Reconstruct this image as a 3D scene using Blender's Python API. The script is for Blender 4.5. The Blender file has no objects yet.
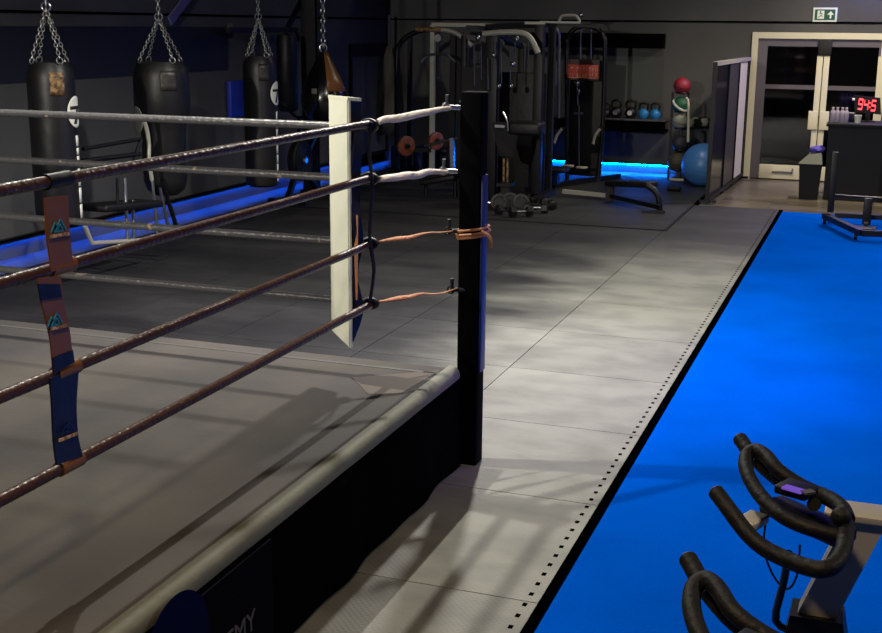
import bpy, bmesh, math, random
from mathutils import Vector, Matrix
random.seed(7)
PI = math.pi
sc = bpy.context.scene
COL = sc.collection

# ------------------------------------------------------------------ camera
F, YAW, PITCH, ROLL, H = 1211.0, 0.34408, 0.235878, 0.0094254, 2.1
CX, CY = 441.0, 316.5
fw = Vector((-math.sin(YAW)*math.cos(PITCH), math.cos(YAW)*math.cos(PITCH), -math.sin(PITCH)))
rt = Vector((math.cos(YAW), math.sin(YAW), 0)); up = rt.cross(fw)
cr, sr = math.cos(ROLL), math.sin(ROLL)
RT, UP = rt*cr + up*sr, up*cr - rt*sr
cam_d = bpy.data.cameras.new('camera'); cam = bpy.data.objects.new('camera', cam_d); COL.objects.link(cam)
cam_d.sensor_width = 36; cam_d.lens = F/882*36; cam_d.clip_start = .05; cam_d.clip_end = 200
m3 = Matrix((RT, UP, -fw)).transposed()
cam.matrix_world = Matrix.Translation((0, 0, H)) @ m3.to_4x4()
sc.camera = cam
sc.view_settings.view_transform = 'Standard'; sc.view_settings.look = 'None'
sc.view_settings.gamma = 1; sc.view_settings.exposure = 0; sc.view_settings.use_curve_mapping = False

def at(px, py, X=None, Y=None, Z=None):
    """point on the plane X=, Y= or Z= seen at this place of the photograph"""
    d = RT*((px-CX)/F) + UP*(-(py-CY)/F) + fw
    if X is not None: t = X/d.x
    elif Y is not None: t = Y/d.y
    else: t = (Z-H)/d.z
    return Vector((0, 0, H)) + d*t

# ------------------------------------------------------------------ materials
def lin(c):
    f = lambda v: (v/255/12.92) if v/255 <= .04045 else ((v/255+.055)/1.055)**2.4
    return (f(c[0]), f(c[1]), f(c[2]), 1)
def mat(name, col, rough=.5, metal=0, spec=.5, noise=None, bump=None, col2=None, emit=None, coat=0, trans=0):
    m = bpy.data.materials.new(name); m.use_nodes = True
    nt = m.node_tree; N = nt.nodes; b = N['Principled BSDF']
    b.inputs['Base Color'].default_value = lin(col); b.inputs['Roughness'].default_value = rough
    b.inputs['Metallic'].default_value = metal; b.inputs['Specular IOR Level'].default_value = spec
    b.inputs['Coat Weight'].default_value = coat; b.inputs['Transmission Weight'].default_value = trans
    if emit:
        b.inputs['Emission Color'].default_value = (*emit[0], 1); b.inputs['Emission Strength'].default_value = emit[1]
    tc = N.new('ShaderNodeTexCoord')
    if noise:
        n = N.new('ShaderNodeTexNoise'); n.inputs['Scale'].default_value = noise[0]; n.inputs['Detail'].default_value = 5
        nt.links.new(tc.outputs['Object'], n.inputs['Vector'])
        r = N.new('ShaderNodeValToRGB'); r.color_ramp.elements[0].position = noise[1]; r.color_ramp.elements[1].position = noise[2]
        r.color_ramp.elements[0].color = lin(col); r.color_ramp.elements[1].color = lin(col2 or [min(255, v*1.35+4) for v in col])
        nt.links.new(n.outputs['Fac'], r.inputs['Fac']); nt.links.new(r.outputs['Color'], b.inputs['Base Color'])
    if bump:
        n2 = N.new('ShaderNodeTexNoise'); n2.inputs['Scale'].default_value = bump[0]; n2.inputs['Detail'].default_value = 3
        nt.links.new(tc.outputs['Object'], n2.inputs['Vector'])
        bp = N.new('ShaderNodeBump'); bp.inputs['Strength'].default_value = bump[1]; bp.inputs['Distance'].default_value = .02
        nt.links.new(n2.outputs['Fac'], bp.inputs['Height']); nt.links.new(bp.outputs['Normal'], b.inputs['Normal'])
    return m

M = {}
M['black'] = mat('black painted steel', (6, 6, 9), .45, 0, .35)
M['blackm'] = mat('matt black steel', (7, 7, 10), .65)
M['steel'] = mat('brushed steel', (170, 172, 176), .3, 1)
M['chain'] = mat('galvanised chain', (150, 150, 146), .4, .8)
M['silver'] = mat('silver painted steel', (165, 162, 150), .45, .2)
M['cream'] = mat('cream painted frame', (205, 200, 178), .5)
M['alu'] = mat('grey aluminium', (96, 90, 100), .5, .3)
M['rubber'] = mat('black rubber', (7, 7, 8), .6, 0, .3, bump=(60, .2))
M['deep'] = mat('deep black gap', (1, 1, 2), 1, 0, 0)
M['vinyl'] = mat('black vinyl', (8, 8, 11), .5, 0, .4, bump=(9, .25))
M['leather'] = mat('worn black leather', (34, 34, 33), .42, noise=(7, .45, .75), col2=(70, 66, 58), bump=(14, .3))
M['leather2'] = mat('smooth black leather', (14, 14, 15), .45, bump=(8, .2))
M['brown'] = mat('glossy brown leather', (122, 78, 36), .34, 0, .5, bump=(6, .3))
M['tan'] = mat('tan worn leather', (150, 118, 76), .5, noise=(30, .4, .6), col2=(70, 50, 30))
M['white'] = mat('white vinyl', (226, 228, 208), .45, bump=(6, .25))
M['whitecloth'] = mat('white cloth sleeve', (212, 200, 192), .7, bump=(25, .7))
M['orangecloth'] = mat('faded orange tape', (176, 120, 84), .7, bump=(30, .6))
M['navy'] = mat('navy vinyl', (16, 18, 40), .4, bump=(7, .4))
M['bluevinyl'] = mat('blue vinyl', (10, 30, 88), .4)
M['post'] = mat('black post vinyl', (3, 3, 4), .9, 0, .05)
M['dark'] = mat('near black laminate', (8, 8, 13), .6, 0, .3)
M['apron'] = mat('black apron cloth', (3, 3, 4), .95, 0, .02, bump=(3, .3))
M['banner'] = mat('dark navy banner', (2, 4, 14), .9, 0, .05)
M['logoblue'] = mat('blue print', (2, 8, 50), .9, 0, .05)
M['print'] = mat('grey print', (66, 66, 72), .7)
M['teal'] = mat('teal print', (40, 140, 170), .6)
M['label'] = mat('pale label', (215, 180, 140), .6, noise=(60, .45, .55), col2=(150, 110, 70))
M['red'] = mat('red plate', (170, 60, 50), .5)
M['redball'] = mat('red rubber ball', (150, 38, 52), .5, bump=(40, .3))
M['greenball'] = mat('green rubber ball', (26, 84, 62), .5, bump=(40, .3))
M['greyball'] = mat('grey rubber ball', (150, 152, 140), .6, bump=(40, .3))
M['darkball'] = mat('dark rubber ball', (50, 48, 56), .6)
M['olive'] = mat('olive rubber ball', (70, 66, 50), .6, bump=(40, .3))
M['gymball'] = mat('blue exercise ball', (70, 125, 190), .35)
M['rust'] = mat('rust red plate', (130, 70, 50), .5, noise=(12, .4, .6), col2=(90, 40, 30))
M['kettleblue'] = mat('blue kettlebell coat', (40, 130, 200), .4)
M['iron'] = mat('black cast iron', (24, 25, 27), .4, .3, bump=(50, .2))
M['clothblue'] = mat('violet cloth', (66, 56, 150), .8, bump=(30, .6))
M['binlid'] = mat('grey bin lid', (110, 112, 100), .5)
M['exitgreen'] = mat('exit sign green', (18, 78, 62), .5)
M['exitwhite'] = mat('exit sign white', (215, 225, 215), .5)
M['display'] = mat('cycle display', (60, 40, 120), .3, emit=((.25, .12, .8), .5))
M['glass'] = mat('door glass', (190, 195, 205), .03, 0, .5, trans=1)
M['led'] = mat('blue led', (20, 80, 255), .5, emit=((.0, .1, 1), 30))
M['ledc'] = mat('cyan led', (20, 160, 255), .5, emit=((.0, .16, 1), 260))
M['digit'] = mat('red digits', (255, 40, 50), .5, emit=((1, .06, .07), 3.0))
M['lampglow'] = mat('lamp diffuser', (255, 240, 220), .5, emit=((1, .93, .8), 6))
M['plastic'] = mat('clear bottle plastic', (150, 140, 160), .3)
M['cup'] = mat('white cup', (215, 215, 205), .5)

def floor_mat():
    m = bpy.data.materials.new('worn rubber mats'); m.use_nodes = True
    nt = m.node_tree; N = nt.nodes; L = nt.links; b = N['Principled BSDF']
    tc = N.new('ShaderNodeTexCoord')
    def noise(scale, det=5, vec=None, stretch=None):
        n = N.new('ShaderNodeTexNoise'); n.inputs['Scale'].default_value = scale; n.inputs['Detail'].default_value = det
        if stretch:
            mp = N.new('ShaderNodeMapping'); mp.inputs['Scale'].default_value = stretch
            L.new(tc.outputs['Object'], mp.inputs['Vector']); L.new(mp.outputs['Vector'], n.inputs['Vector'])
        else: L.new(tc.outputs['Object'], n.inputs['Vector'])
        return n
    n1 = noise(.9, 7, stretch=(.8, 1.9, 1)); n2 = noise(9, 4)
    r = N.new('ShaderNodeValToRGB'); r.color_ramp.elements[0].position = .38; r.color_ramp.elements[1].position = .68
    r.color_ramp.elements[0].color = lin((26, 26, 29)); r.color_ramp.elements[1].color = lin((54, 54, 54))
    L.new(n1.outputs['Fac'], r.inputs['Fac'])
    mx = N.new('ShaderNodeMixRGB'); mx.blend_type = 'MULTIPLY'; mx.inputs['Fac'].default_value = .35
    L.new(r.outputs['Color'], mx.inputs['Color1']); L.new(n2.outputs['Fac'], mx.inputs['Color2'])
    # lamp pool painted paler along the walkway, with chalky wear and dark scuffs
    sx = N.new('ShaderNodeSeparateXYZ'); L.new(tc.outputs['Object'], sx.inputs[0])
    ad0 = N.new('ShaderNodeMath'); ad0.operation = 'MULTIPLY_ADD'; ad0.inputs[1].default_value = 2.2
    L.new(n1.outputs['Fac'], ad0.inputs[0]); L.new(sx.outputs['X'], ad0.inputs[2])
    mr = N.new('ShaderNodeMapRange'); mr.inputs['From Min'].default_value = -2.0; mr.inputs['From Max'].default_value = -.5
    mr.inputs['To Min'].default_value = 0.0; mr.inputs['To Max'].default_value = 1.0; mr.interpolation_type = 'SMOOTHSTEP'
    L.new(ad0.outputs[0], mr.inputs['Value'])
    ay = N.new('ShaderNodeMath'); ay.operation = 'MULTIPLY_ADD'; ay.inputs[1].default_value = 2.5
    L.new(n1.outputs['Fac'], ay.inputs[0]); L.new(sx.outputs['Y'], ay.inputs[2])
    my = N.new('ShaderNodeMapRange'); my.inputs['From Min'].default_value = 11.6; my.inputs['From Max'].default_value = 14.0
    my.inputs['To Min'].default_value = 1.0; my.inputs['To Max'].default_value = 0.05; my.interpolation_type = 'SMOOTHSTEP'
    L.new(ay.outputs[0], my.inputs['Value'])
    mm = N.new('ShaderNodeMath'); mm.operation = 'MULTIPLY'; L.new(mr.outputs['Result'], mm.inputs[0]); L.new(my.outputs['Result'], mm.inputs[1])
    ns = noise(3.4, 10, stretch=(.9, 1.4, 1))
    rs = N.new('ShaderNodeValToRGB'); rs.color_ramp.elements[0].position = .36; rs.color_ramp.elements[1].position = .58
    rs.color_ramp.elements[0].color = (.34, .34, .36, 1); rs.color_ramp.elements[1].color = (1, 1, 1, 1)
    L.new(ns.outputs['Fac'], rs.inputs['Fac'])
    mw = N.new('ShaderNodeMixRGB'); mw.blend_type = 'MIX'; mw.inputs['Color2'].default_value = lin((118, 118, 110))
    L.new(mm.outputs[0], mw.inputs['Fac']); L.new(mx.outputs['Color'], mw.inputs['Color1'])
    mz = N.new('ShaderNodeMixRGB'); mz.blend_type = 'MULTIPLY'; mz.inputs['Fac'].default_value = .38
    L.new(mw.outputs['Color'], mz.inputs['Color1']); L.new(rs.outputs['Color'], mz.inputs['Color2'])
    mx = mz
    # each tile slightly different in tone
    at_ = N.new('ShaderNodeAttribute'); at_.attribute_name = 'tone'
    mx2 = N.new('ShaderNodeMixRGB'); mx2.blend_type = 'MULTIPLY'; mx2.inputs['Fac'].default_value = 1
    L.new(mx.outputs['Color'], mx2.inputs['Color1']); L.new(at_.outputs['Color'], mx2.inputs['Color2'])
    L.new(mx2.outputs['Color'], b.inputs['Base Color'])
    rr = N.new('ShaderNodeMapRange'); rr.inputs['To Min'].default_value = .74; rr.inputs['To Max'].default_value = .56
    L.new(n1.outputs['Fac'], rr.inputs['Value']); L.new(rr.outputs['Result'], b.inputs['Roughness'])
    b.inputs['Specular IOR Level'].default_value = .45
    # fine cross-hatched tread
    outs = []
    for a in (PI/4, -PI/4):
        mp = N.new('ShaderNodeMapping'); mp.inputs['Rotation'].default_value = (0, 0, a)
        w = N.new('ShaderNodeTexWave'); w.inputs['Scale'].default_value = 16; w.wave_profile = 'SIN'
        L.new(tc.outputs['Object'], mp.inputs['Vector']); L.new(mp.outputs['Vector'], w.inputs['Vector']); outs.append(w)
    ad = N.new('ShaderNodeMath'); ad.operation = 'MAXIMUM'
    L.new(outs[0].outputs['Fac'], ad.inputs[0]); L.new(outs[1].outputs['Fac'], ad.inputs[1])
    bp = N.new('ShaderNodeBump'); bp.inputs['Strength'].default_value = .28; bp.inputs['Distance'].default_value = .004
    L.new(ad.outputs[0], bp.inputs['Height']); L.new(bp.outputs['Normal'], b.inputs['Normal'])
    return m
M['mats'] = floor_mat()
M['turf'] = mat('blue turf', (0, 77, 186), .95, 0, 0, noise=(1.2, .35, .65), col2=(0, 70, 168), bump=(90, .35))
M['canvas'] = mat('grey ring canvas', (58, 57, 57), .8, 0, .2, noise=(1.3, .35, .7), col2=(80, 76, 71), bump=(40, .1))
M['concrete'] = mat('dark concrete', (40, 40, 44), .45, noise=(2, .4, .6))
M['wall'] = mat('dark grey wall', (76, 77, 78), .75, 0, .2, noise=(.8, .35, .7), col2=(92, 92, 92), bump=(2, .1))
M['walldark'] = mat('navy painted band', (20, 22, 38), .7)
M['header'] = mat('black board', (2, 2, 5), .95, 0, .05)
M['ceil'] = mat('black ceiling', (20, 20, 24), .8)
def planks():
    m = mat('laminate planks', (130, 118, 96), .3)
    nt = m.node_tree; N = nt.nodes; b = N['Principled BSDF']
    tc = N.new('ShaderNodeTexCoord'); br = N.new('ShaderNodeTexBrick')
    br.inputs['Scale'].default_value = 1; br.inputs['Brick Width'].default_value = 1.2; br.inputs['Row Height'].default_value = .19
    br.inputs['Mortar Size'].default_value = .004
    br.inputs['Color1'].default_value = lin((104, 96, 82)); br.inputs['Color2'].default_value = lin((70, 64, 54)); br.inputs['Mortar'].default_value = lin((30, 26, 20))
    nt.links.new(tc.outputs['Object'], br.inputs['Vector'])
    n = N.new('ShaderNodeTexNoise'); n.inputs['Scale'].default_value = 6
    mp = N.new('ShaderNodeMapping'); mp.inputs['Scale'].default_value = (.4, 3, 1)
    nt.links.new(tc.outputs['Object'], mp.inputs['Vector']); nt.links.new(mp.outputs['Vector'], n.inputs['Vector'])
    mx = N.new('ShaderNodeMixRGB'); mx.blend_type = 'OVERLAY'; mx.inputs['Fac'].default_value = .6
    nt.links.new(br.outputs['Color'], mx.inputs['Color1']); nt.links.new(n.outputs['Fac'], mx.inputs['Color2'])
    nt.links.new(mx.outputs['Color'], b.inputs['Base Color'])
    return m
M['planks'] = planks()
def rope_mat(base=(66, 40, 29)):
    m = mat('taped rope', base, .38, 0, .4)
    nt = m.node_tree; N = nt.nodes; b = N['Principled BSDF']; L = nt.links
    tc = N.new('ShaderNodeTexCoord')
    v = N.new('ShaderNodeTexNoise'); v.inputs['Scale'].default_value = 28; v.inputs['Detail'].default_value = 2
    L.new(tc.outputs['Object'], v.inputs['Vector'])
    r = N.new('ShaderNodeValToRGB'); e = r.color_ramp.elements
    e[0].position = .68; e[0].color = lin(base); e[1].position = .73; e[1].color = lin((150, 130, 110))
    L.new(v.outputs['Fac'], r.inputs['Fac']); L.new(r.outputs['Color'], b.inputs['Base Color'])
    v2 = N.new('ShaderNodeTexVoronoi'); v2.inputs['Scale'].default_value = 45; L.new(tc.outputs['Object'], v2.inputs['Vector'])
    bp = N.new('ShaderNodeBump'); bp.inputs['Strength'].default_value = .45; bp.inputs['Distance'].default_value = .006
    L.new(v2.outputs['Distance'], bp.inputs['Height']); L.new(bp.outputs['Normal'], b.inputs['Normal'])
    return m
M['rope'] = rope_mat(); M['ropefar'] = rope_mat((74, 74, 76))  # warm and grey highlights on near and far ropes put into base colours

# ------------------------------------------------------------------ mesh helpers
ORG = {}
def smooth_path(pts, n=6, closed=False):
    pts = [Vector(p) for p in pts]; out = []; k = len(pts)
    rng = range(k if closed else k-1)
    for i in rng:
        if closed: p0, p1, p2, p3 = pts[(i-1) % k], pts[i], pts[(i+1) % k], pts[(i+2) % k]
        else: p0, p1, p2, p3 = pts[max(i-1, 0)], pts[i], pts[i+1], pts[min(i+2, k-1)]
        for j in range(n):
            t = j/n
            out.append(.5*((2*p1)+(-p0+p2)*t+(2*p0-5*p1+4*p2-p3)*t*t+(-p0+3*p1-3*p2+p3)*t**3))
    if not closed: out.append(pts[-1])
    return out
class MB:
    def __init__(s): s.bm = bmesh.new()
    def box(s, c, size, rot=None, bev=0):
        mt = Matrix.Translation(Vector(c)) @ (rot.to_4x4() if rot else Matrix()) @ Matrix.Diagonal((*size, 1))
        r = bmesh.ops.create_cube(s.bm, size=1, matrix=mt)
        if bev:
            es = list({e for v in r['verts'] for e in v.link_edges})
            bmesh.ops.bevel(s.bm, geom=es, offset=bev, segments=3, profile=.5, affect='EDGES')
        return s
    def span(s, a, b, bev=0):
        a, b = Vector(a), Vector(b)
        return s.box((a+b)/2, [abs(v) for v in (b-a)], None, bev)
    def bar(s, p, q, w, h, bev=0):
        p, q = Vector(p), Vector(q); d = q-p
        z = Vector((0, 0, 1)) if abs(d.normalized().z) < .95 else Vector((0, 1, 0))
        x = d.normalized(); y = z.cross(x).normalized(); z2 = x.cross(y)
        return s.box((p+q)/2, (d.length, w, h), Matrix((x, y, z2)).transposed(), bev)
    def tube(s, pts, r, seg=10, closed=False, sm=0, flat=1):
        pts = smooth_path(pts, sm, closed) if sm else [Vector(p) for p in pts]
        n = len(pts); rings = []; prev = None
        for i, p in enumerate(pts):
            if closed: t = pts[(i+1) % n]-pts[i-1]
            else: t = pts[min(i+1, n-1)]-pts[max(i-1, 0)]
            t.normalize()
            if prev is None:
                a = Vector((0, 0, 1)) if abs(t.z) < .9 else Vector((1, 0, 0)); u = t.cross(a).normalized()
            else: u = (prev-t*prev.dot(t)).normalized()
            prev = u; v = t.cross(u)
            rr = r(i/(n-1)) if callable(r) else r
            rings.append([s.bm.verts.new(p+u*rr*math.cos(2*PI*k/seg)+v*rr*flat*math.sin(2*PI*k/seg)) for k in range(seg)])
        m = n if closed else n-1
        for i in range(m):
            a, b = rings[i], rings[(i+1) % n]
            for k in range(seg): s.bm.faces.new((a[k], a[(k+1) % seg], b[(k+1) % seg], b[k]))
        if not closed: s.bm.faces.new(rings[0][::-1]); s.bm.faces.new(rings[-1])
        return s
    def lathe(s, prof, c=(0, 0, 0), seg=32, axis=None):
        c = Vector(c); R = Matrix()
        if axis is not None: R = Vector((0, 0, 1)).rotation_difference(Vector(axis).normalized()).to_matrix().to_4x4()
        rings = []
        for r, z in prof:
            rings.append([s.bm.verts.new(c + (R @ Vector((max(r, 1e-4)*math.cos(2*PI*k/seg), max(r, 1e-4)*math.sin(2*PI*k/seg), z)))) for k in range(seg)])
        for a, b in zip(rings, rings[1:]):
            for k in range(seg): s.bm.faces.new((a[k], a[(k+1) % seg], b[(k+1) % seg], b[k]))
        s.bm.faces.new(rings[0][::-1]); s.bm.faces.new(rings[-1])
        return s
    def ball(s, c, r, sc_=(1, 1, 1), seg=24):
        bmesh.ops.create_uvsphere(s.bm, u_segments=seg, v_segments=seg//2, radius=r, matrix=Matrix.Translation(Vector(c)) @ Matrix.Diagonal((*sc_, 1)))
        return s
    def ring(s, c, R, r, ax=(0, 0, 1), seg=20, rs=6, sx=1):
        q = Vector((0, 0, 1)).rotation_difference(Vector(ax).normalized())
        pts = [Vector(c)+(q @ Vector((R*sx*math.cos(2*PI*k/seg), R*math.sin(2*PI*k/seg), 0))) for k in range(seg)]
        return s.tube(pts, r, rs, True)
    def prism(s, poly, z0, z1):
        a = [s.bm.verts.new((x, y, z0)) for x, y in poly]; b = [s.bm.verts.new((x, y, z1)) for x, y in poly]
        n = len(poly)
        for i in range(n): s.bm.faces.new((a[i], a[(i+1) % n], b[(i+1) % n], b[i]))
        s.bm.faces.new(a[::-1]); s.bm.faces.new(b)
        return s
    def hexa(s, bot, top):
        a = [s.bm.verts.new(p) for p in bot]; b = [s.bm.verts.new(p) for p in top]; n = len(a)
        for i in range(n): s.bm.faces.new((a[i], a[(i+1) % n], b[(i+1) % n], b[i]))
        s.bm.faces.new(a[::-1]); s.bm.faces.new(b)
        return s
    def ribbon(s, Ls, Rs, th, nrm):
        """strap with left and right edge points and a thickness"""
        nrm = Vector(nrm)*th; rows = []
        for l, r in zip(Ls, Rs):
            rows.append([s.bm.verts.new(v) for v in (l, r, r-nrm, l-nrm)])
        for a, b in zip(rows, rows[1:]):
            for k in range(4): s.bm.faces.new((a[k], a[(k+1) % 4], b[(k+1) % 4], b[k]))
        s.bm.faces.new(rows[0][::-1]); s.bm.faces.new(rows[-1])
        return s
    def cyl_patch(s, c, r, th0, th1, z0, z1, n=8, m=6, ell=False, skew=0, out=.002):
        """curved patch wrapped on an upright cylinder; with thickness"""
        th = (th0+th1)/2; dz = (z1-z0)/2; zc = (z0+z1)/2
        for lay in (0,):
            g = []
            for i in range(n+1):
                row = []
                for j in range(m+1):
                    u, v = -1+2*i/n, -1+2*j/m
                    if ell: u, v = u*math.sqrt(1-v*v/2), v*math.sqrt(1-u*u/2)
                    t = th+(th1-th0)/2*u+skew*v; rr = r+out
                    row.append(s.bm.verts.new((c[0]+rr*math.cos(t), c[1]+rr*math.sin(t), zc+dz*v)))
                g.append(row)
            for i in range(n):
                for j in range(m): s.bm.faces.new((g[i][j], g[i+1][j], g[i+1][j+1], g[i][j+1]))
        return s
    def build(s, name, m, parent=None, org=None, local=False, solid=0):
        if parent is not None and not local: o_ = ORG.get(parent.name, Vector())
        elif org is not None: o_ = Vector(org)
        else: o_ = Vector()
        if not local:
            for v in s.bm.verts: v.co -= o_
        bmesh.ops.recalc_face_normals(s.bm, faces=s.bm.faces)
        me = bpy.data.meshes.new(name); s.bm.to_mesh(me); s.bm.free()
        for p in me.polygons: p.use_smooth = True
        me.set_sharp_from_angle(angle=math.radians(38))
        me.materials.append(M[m] if isinstance(m, str) else m)
        o = bpy.data.objects.new(name, me); COL.objects.link(o)
        if parent is not None:
            o.parent = parent; ORG[o.name] = ORG.get(parent.name, Vector()).copy()
        else:
            o.location = o_; ORG[o.name] = o_.copy()
        if solid:
            sm = o.modifiers.new('thickness', 'SOLIDIFY'); sm.thickness = solid; sm.offset = 1
        return o
def thing(name, label, cat, loc=(0, 0, 0), group=None):
    o = bpy.data.objects.new(name, None); COL.objects.link(o); o.location = loc; o.empty_display_size = .2
    ORG[o.name] = Vector(loc); o['label'] = label; o['category'] = cat
    if group: o['group'] = group
    return o
def tag(o, label, cat, group=None):
    o['label'] = label; o['category'] = cat
    if group: o['group'] = group
    return o
def struct(name, mb, m, parent=None):
    o = mb.build(name, m, parent)
    if parent is None: o['kind'] = 'structure'
    return o
def dup(root, loc, label=None, rotz=None, scale=None):
    r = root.copy(); COL.objects.link(r); r.location = loc
    if label: r['label'] = label
    if rotz is not None: r.rotation_euler = (0, 0, rotz)
    if scale: r.scale = (scale,)*3
    for ch in list(root.children):
        c = ch.copy(); COL.objects.link(c); c.parent = r
        for g in list(ch.children):
            d = g.copy(); COL.objects.link(d); d.parent = c
    return r
def text(body, size, m, parent, mw, name='lettering', ext=.001):
    cu = bpy.data.curves.new('t', 'FONT'); cu.body = body; cu.size = size; cu.extrude = ext; cu.align_x = 'CENTER'; cu.align_y = 'CENTER'
    o = bpy.data.objects.new('t', cu); COL.objects.link(o); bpy.context.view_layer.update()
    me = bpy.data.meshes.new_from_object(o); bpy.data.objects.remove(o); bpy.data.curves.remove(cu)
    me.transform(Matrix.Translation(-ORG.get(parent.name, Vector())) @ mw)
    me.materials.clear(); me.materials.append(M[m])
    t = bpy.data.objects.new(name, me); COL.objects.link(t); t.parent = parent; ORG[t.name] = ORG[parent.name].copy()
    return t
def facing(origin, x, y):
    x, y = Vector(x).normalized(), Vector(y).normalized(); z = x.cross(y)
    return Matrix.Translation(Vector(origin)) @ Matrix((x, y, z)).transposed().to_4x4()

# ------------------------------------------------------------------ the hall
XL, XR, YB, YF, ZC, ZS = -7.4, 5.0, 18.0, -1.6, 4.6, -.02
struct('floor', MB().span((XL-.1, YF-.1, -.2), (XR+.1, YB+2.6, ZS)), 'deep')
struct('floor_laminate', MB().span((-2.02, 14.76, ZS), (XR, YB+.1, ZS+.004)), 'planks')
# rubber tiles
tl = MB(); tone = []
TX, TY = -1.05, 4.04-1.02*6
def tiles(x0, x1, y0, y1, stepx=1.03, stepy=1.02, ox=TX, oy=TY, z=0.0):
    i0 = math.floor((x0-ox)/stepx); i1 = math.ceil((x1-ox)/stepx)
    j0 = math.floor((y0-oy)/stepy); j1 = math.ceil((y1-oy)/stepy)
    for i in range(i0, i1):
        for j in range(j0, j1):
            a, b = max(x0, ox+i*stepx), min(x1, ox+(i+1)*stepx); c, d = max(y0, oy+j*stepy), min(y1, oy+(j+1)*stepy)
            if b-a < .05 or d-c < .05: continue
            k = len(tl.bm.faces); tl.span((a+.0028, c+.0028, ZS), (b-.0028, d-.0028, z))
            tone.append((k, len(tl.bm.faces), random.uniform(.86, 1.1)))
tiles(-6.95, TX, YF+.2, 14.85)
tiles(-6.95, -2.04, 14.86, 17.55)
tl.bm.faces.ensure_lookup_table()
cl = tl.bm.loops.layers.float_color.new('tone')
for a, b, v in tone:
    for k in range(a, min(b, len(tl.bm.faces))):
        for lp in tl.bm.faces[k].loops: lp[cl] = (v, v, v, 1)
fm = struct('floor_rubber_mats', tl, 'mats')
sl = MB()
for i in range(128):
    y = 3.0+i*.092
    sl.box((TX-.045, y, .0006), (.017, .026, .0012))
sl.build('edge_slot', 'deep', fm)['kind'] = 'stuff'
MB().span((TX, YF+.2, ZS), (TX+.042, 14.85, .004), .004).build('edge_strip', 'deep', fm)
struct('floor_turf', MB().span((TX+.043, YF+.2, ZS), (XR, 14.75, -.004)), 'turf')
# raised lip round the strength area
struct('trim_1', MB().bar((-2.06, 12.78, .004), (-2.06, 14.84, .004), .03, .012).bar((-6.8, 12.78, .004), (-2.06, 12.78, .004), .03, .012), 'rubber')

struct('wall_left', MB().span((XL-.15, YF-.1, ZS), (XL, YB, ZC)), 'wall')
struct('trim_2', MB().span((XL, YF, 1.56), (XL+.012, 13.0, 2.06)), 'walldark')
struct('trim_3', MB().span((XL, YF, 2.175), (XL+.014, YB, 2.2)), 'header')
DX0, DX1, DZ = -1.815, -.01, 2.05
wb = MB().span((XL-.15, YB, ZS), (DX0, YB+.15, ZC)).span((DX0, YB, DZ), (DX1, YB+.15, ZC)).span((DX1, YB, ZS), (XR+.15, YB+.15, ZC))
struct('wall_back', wb, 'wall')
struct('trim_4', MB().span((XL, YB-.014, 2.175), (XR, YB, 2.2)), 'header')
struct('wall_right', MB().span((XR, YF-.1, ZS), (XR+.15, YB, ZC)), 'wall')
struct('wall_front', MB().span((XL-.15, YF-.15, ZS), (XR+.15, YF, ZC)), 'wall')
struct('ceiling', MB().span((XL-.15, YF-.15, ZC), (XR+.15, YB+.15, ZC+.1)), 'ceil')
struct('wall_lobby', MB().span((-2.6, YB+2.4, ZS), (1.6, YB+2.5, 2.6)).span((-2.7, YB+.15, ZS), (-2.6, YB+2.5, 2.6)).span((1.6, YB+.15, ZS), (1.7, YB+2.5, 2.6)).span((-2.7, YB+.15, 2.6), (1.7, YB+2.5, 2.7)), 'walldark')
struct('baseboard_left', MB().span((XL, YF, ZS), (XL+.02, YB, .15)), mat('grey skirting', (84, 88, 94), .5))
struct('trim_7', MB().span((XL+.02, YF+.2, ZS), (-6.96, YB-.02, ZS+.012)).span((-6.9, 17.57, ZS), (-2.05, YB-.02, ZS+.012)), mat('pale grey edging floor', (96, 100, 106), .45))
struct('baseboard_back', MB().span((XL, YB-.02, ZS), (DX0-.02, YB, .1)), 'wall')
# blue led strips on the foot of the walls
t = thing('led_strip', 'long blue light strip under a ledge along the foot of the left wall', 'light strip', (XL+.03, 8, .16))
MB().span((XL+.0, YF+.3, .165), (XL+.07, YB-.1, .18)).span((XL+.064, YF+.3, .145), (XL+.07, YB-.1, .18)).build('ledge', 'blackm', t)
MB().span((XL+.03, YF+.3, .155), (XL+.055, YB-.1, .165)).build('diffuser', 'led', t)
t = thing('led_strip', 'short cyan light strip on the far wall under the kettlebell shelf', 'light strip', (-4, YB-.03, .12))
MB().span((-5.2, YB-.07, .112), (-2.88, YB-.055, .122)).build('diffuser', 'ledc', t)
MB().span((-5.2, YB-.075, .123), (-2.88, YB-.0, .13)).build('ledge', 'blackm', t)
t = thing('led_strip', 'blue light strip fixed high on the far wall above the glass doors', 'light strip', (.3, YB, 2.9))
MB().span((-.75, YB-.06, 2.9), (1.6, YB, 2.95)).build('housing', 'blackm', t)
MB().span((-.7, YB-.055, 2.885), (1.55, YB-.01, 2.899)).build('diffuser', mat('violet led', (40, 30, 255), .5, emit=((.02, .03, 1), 190)), t)

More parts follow.
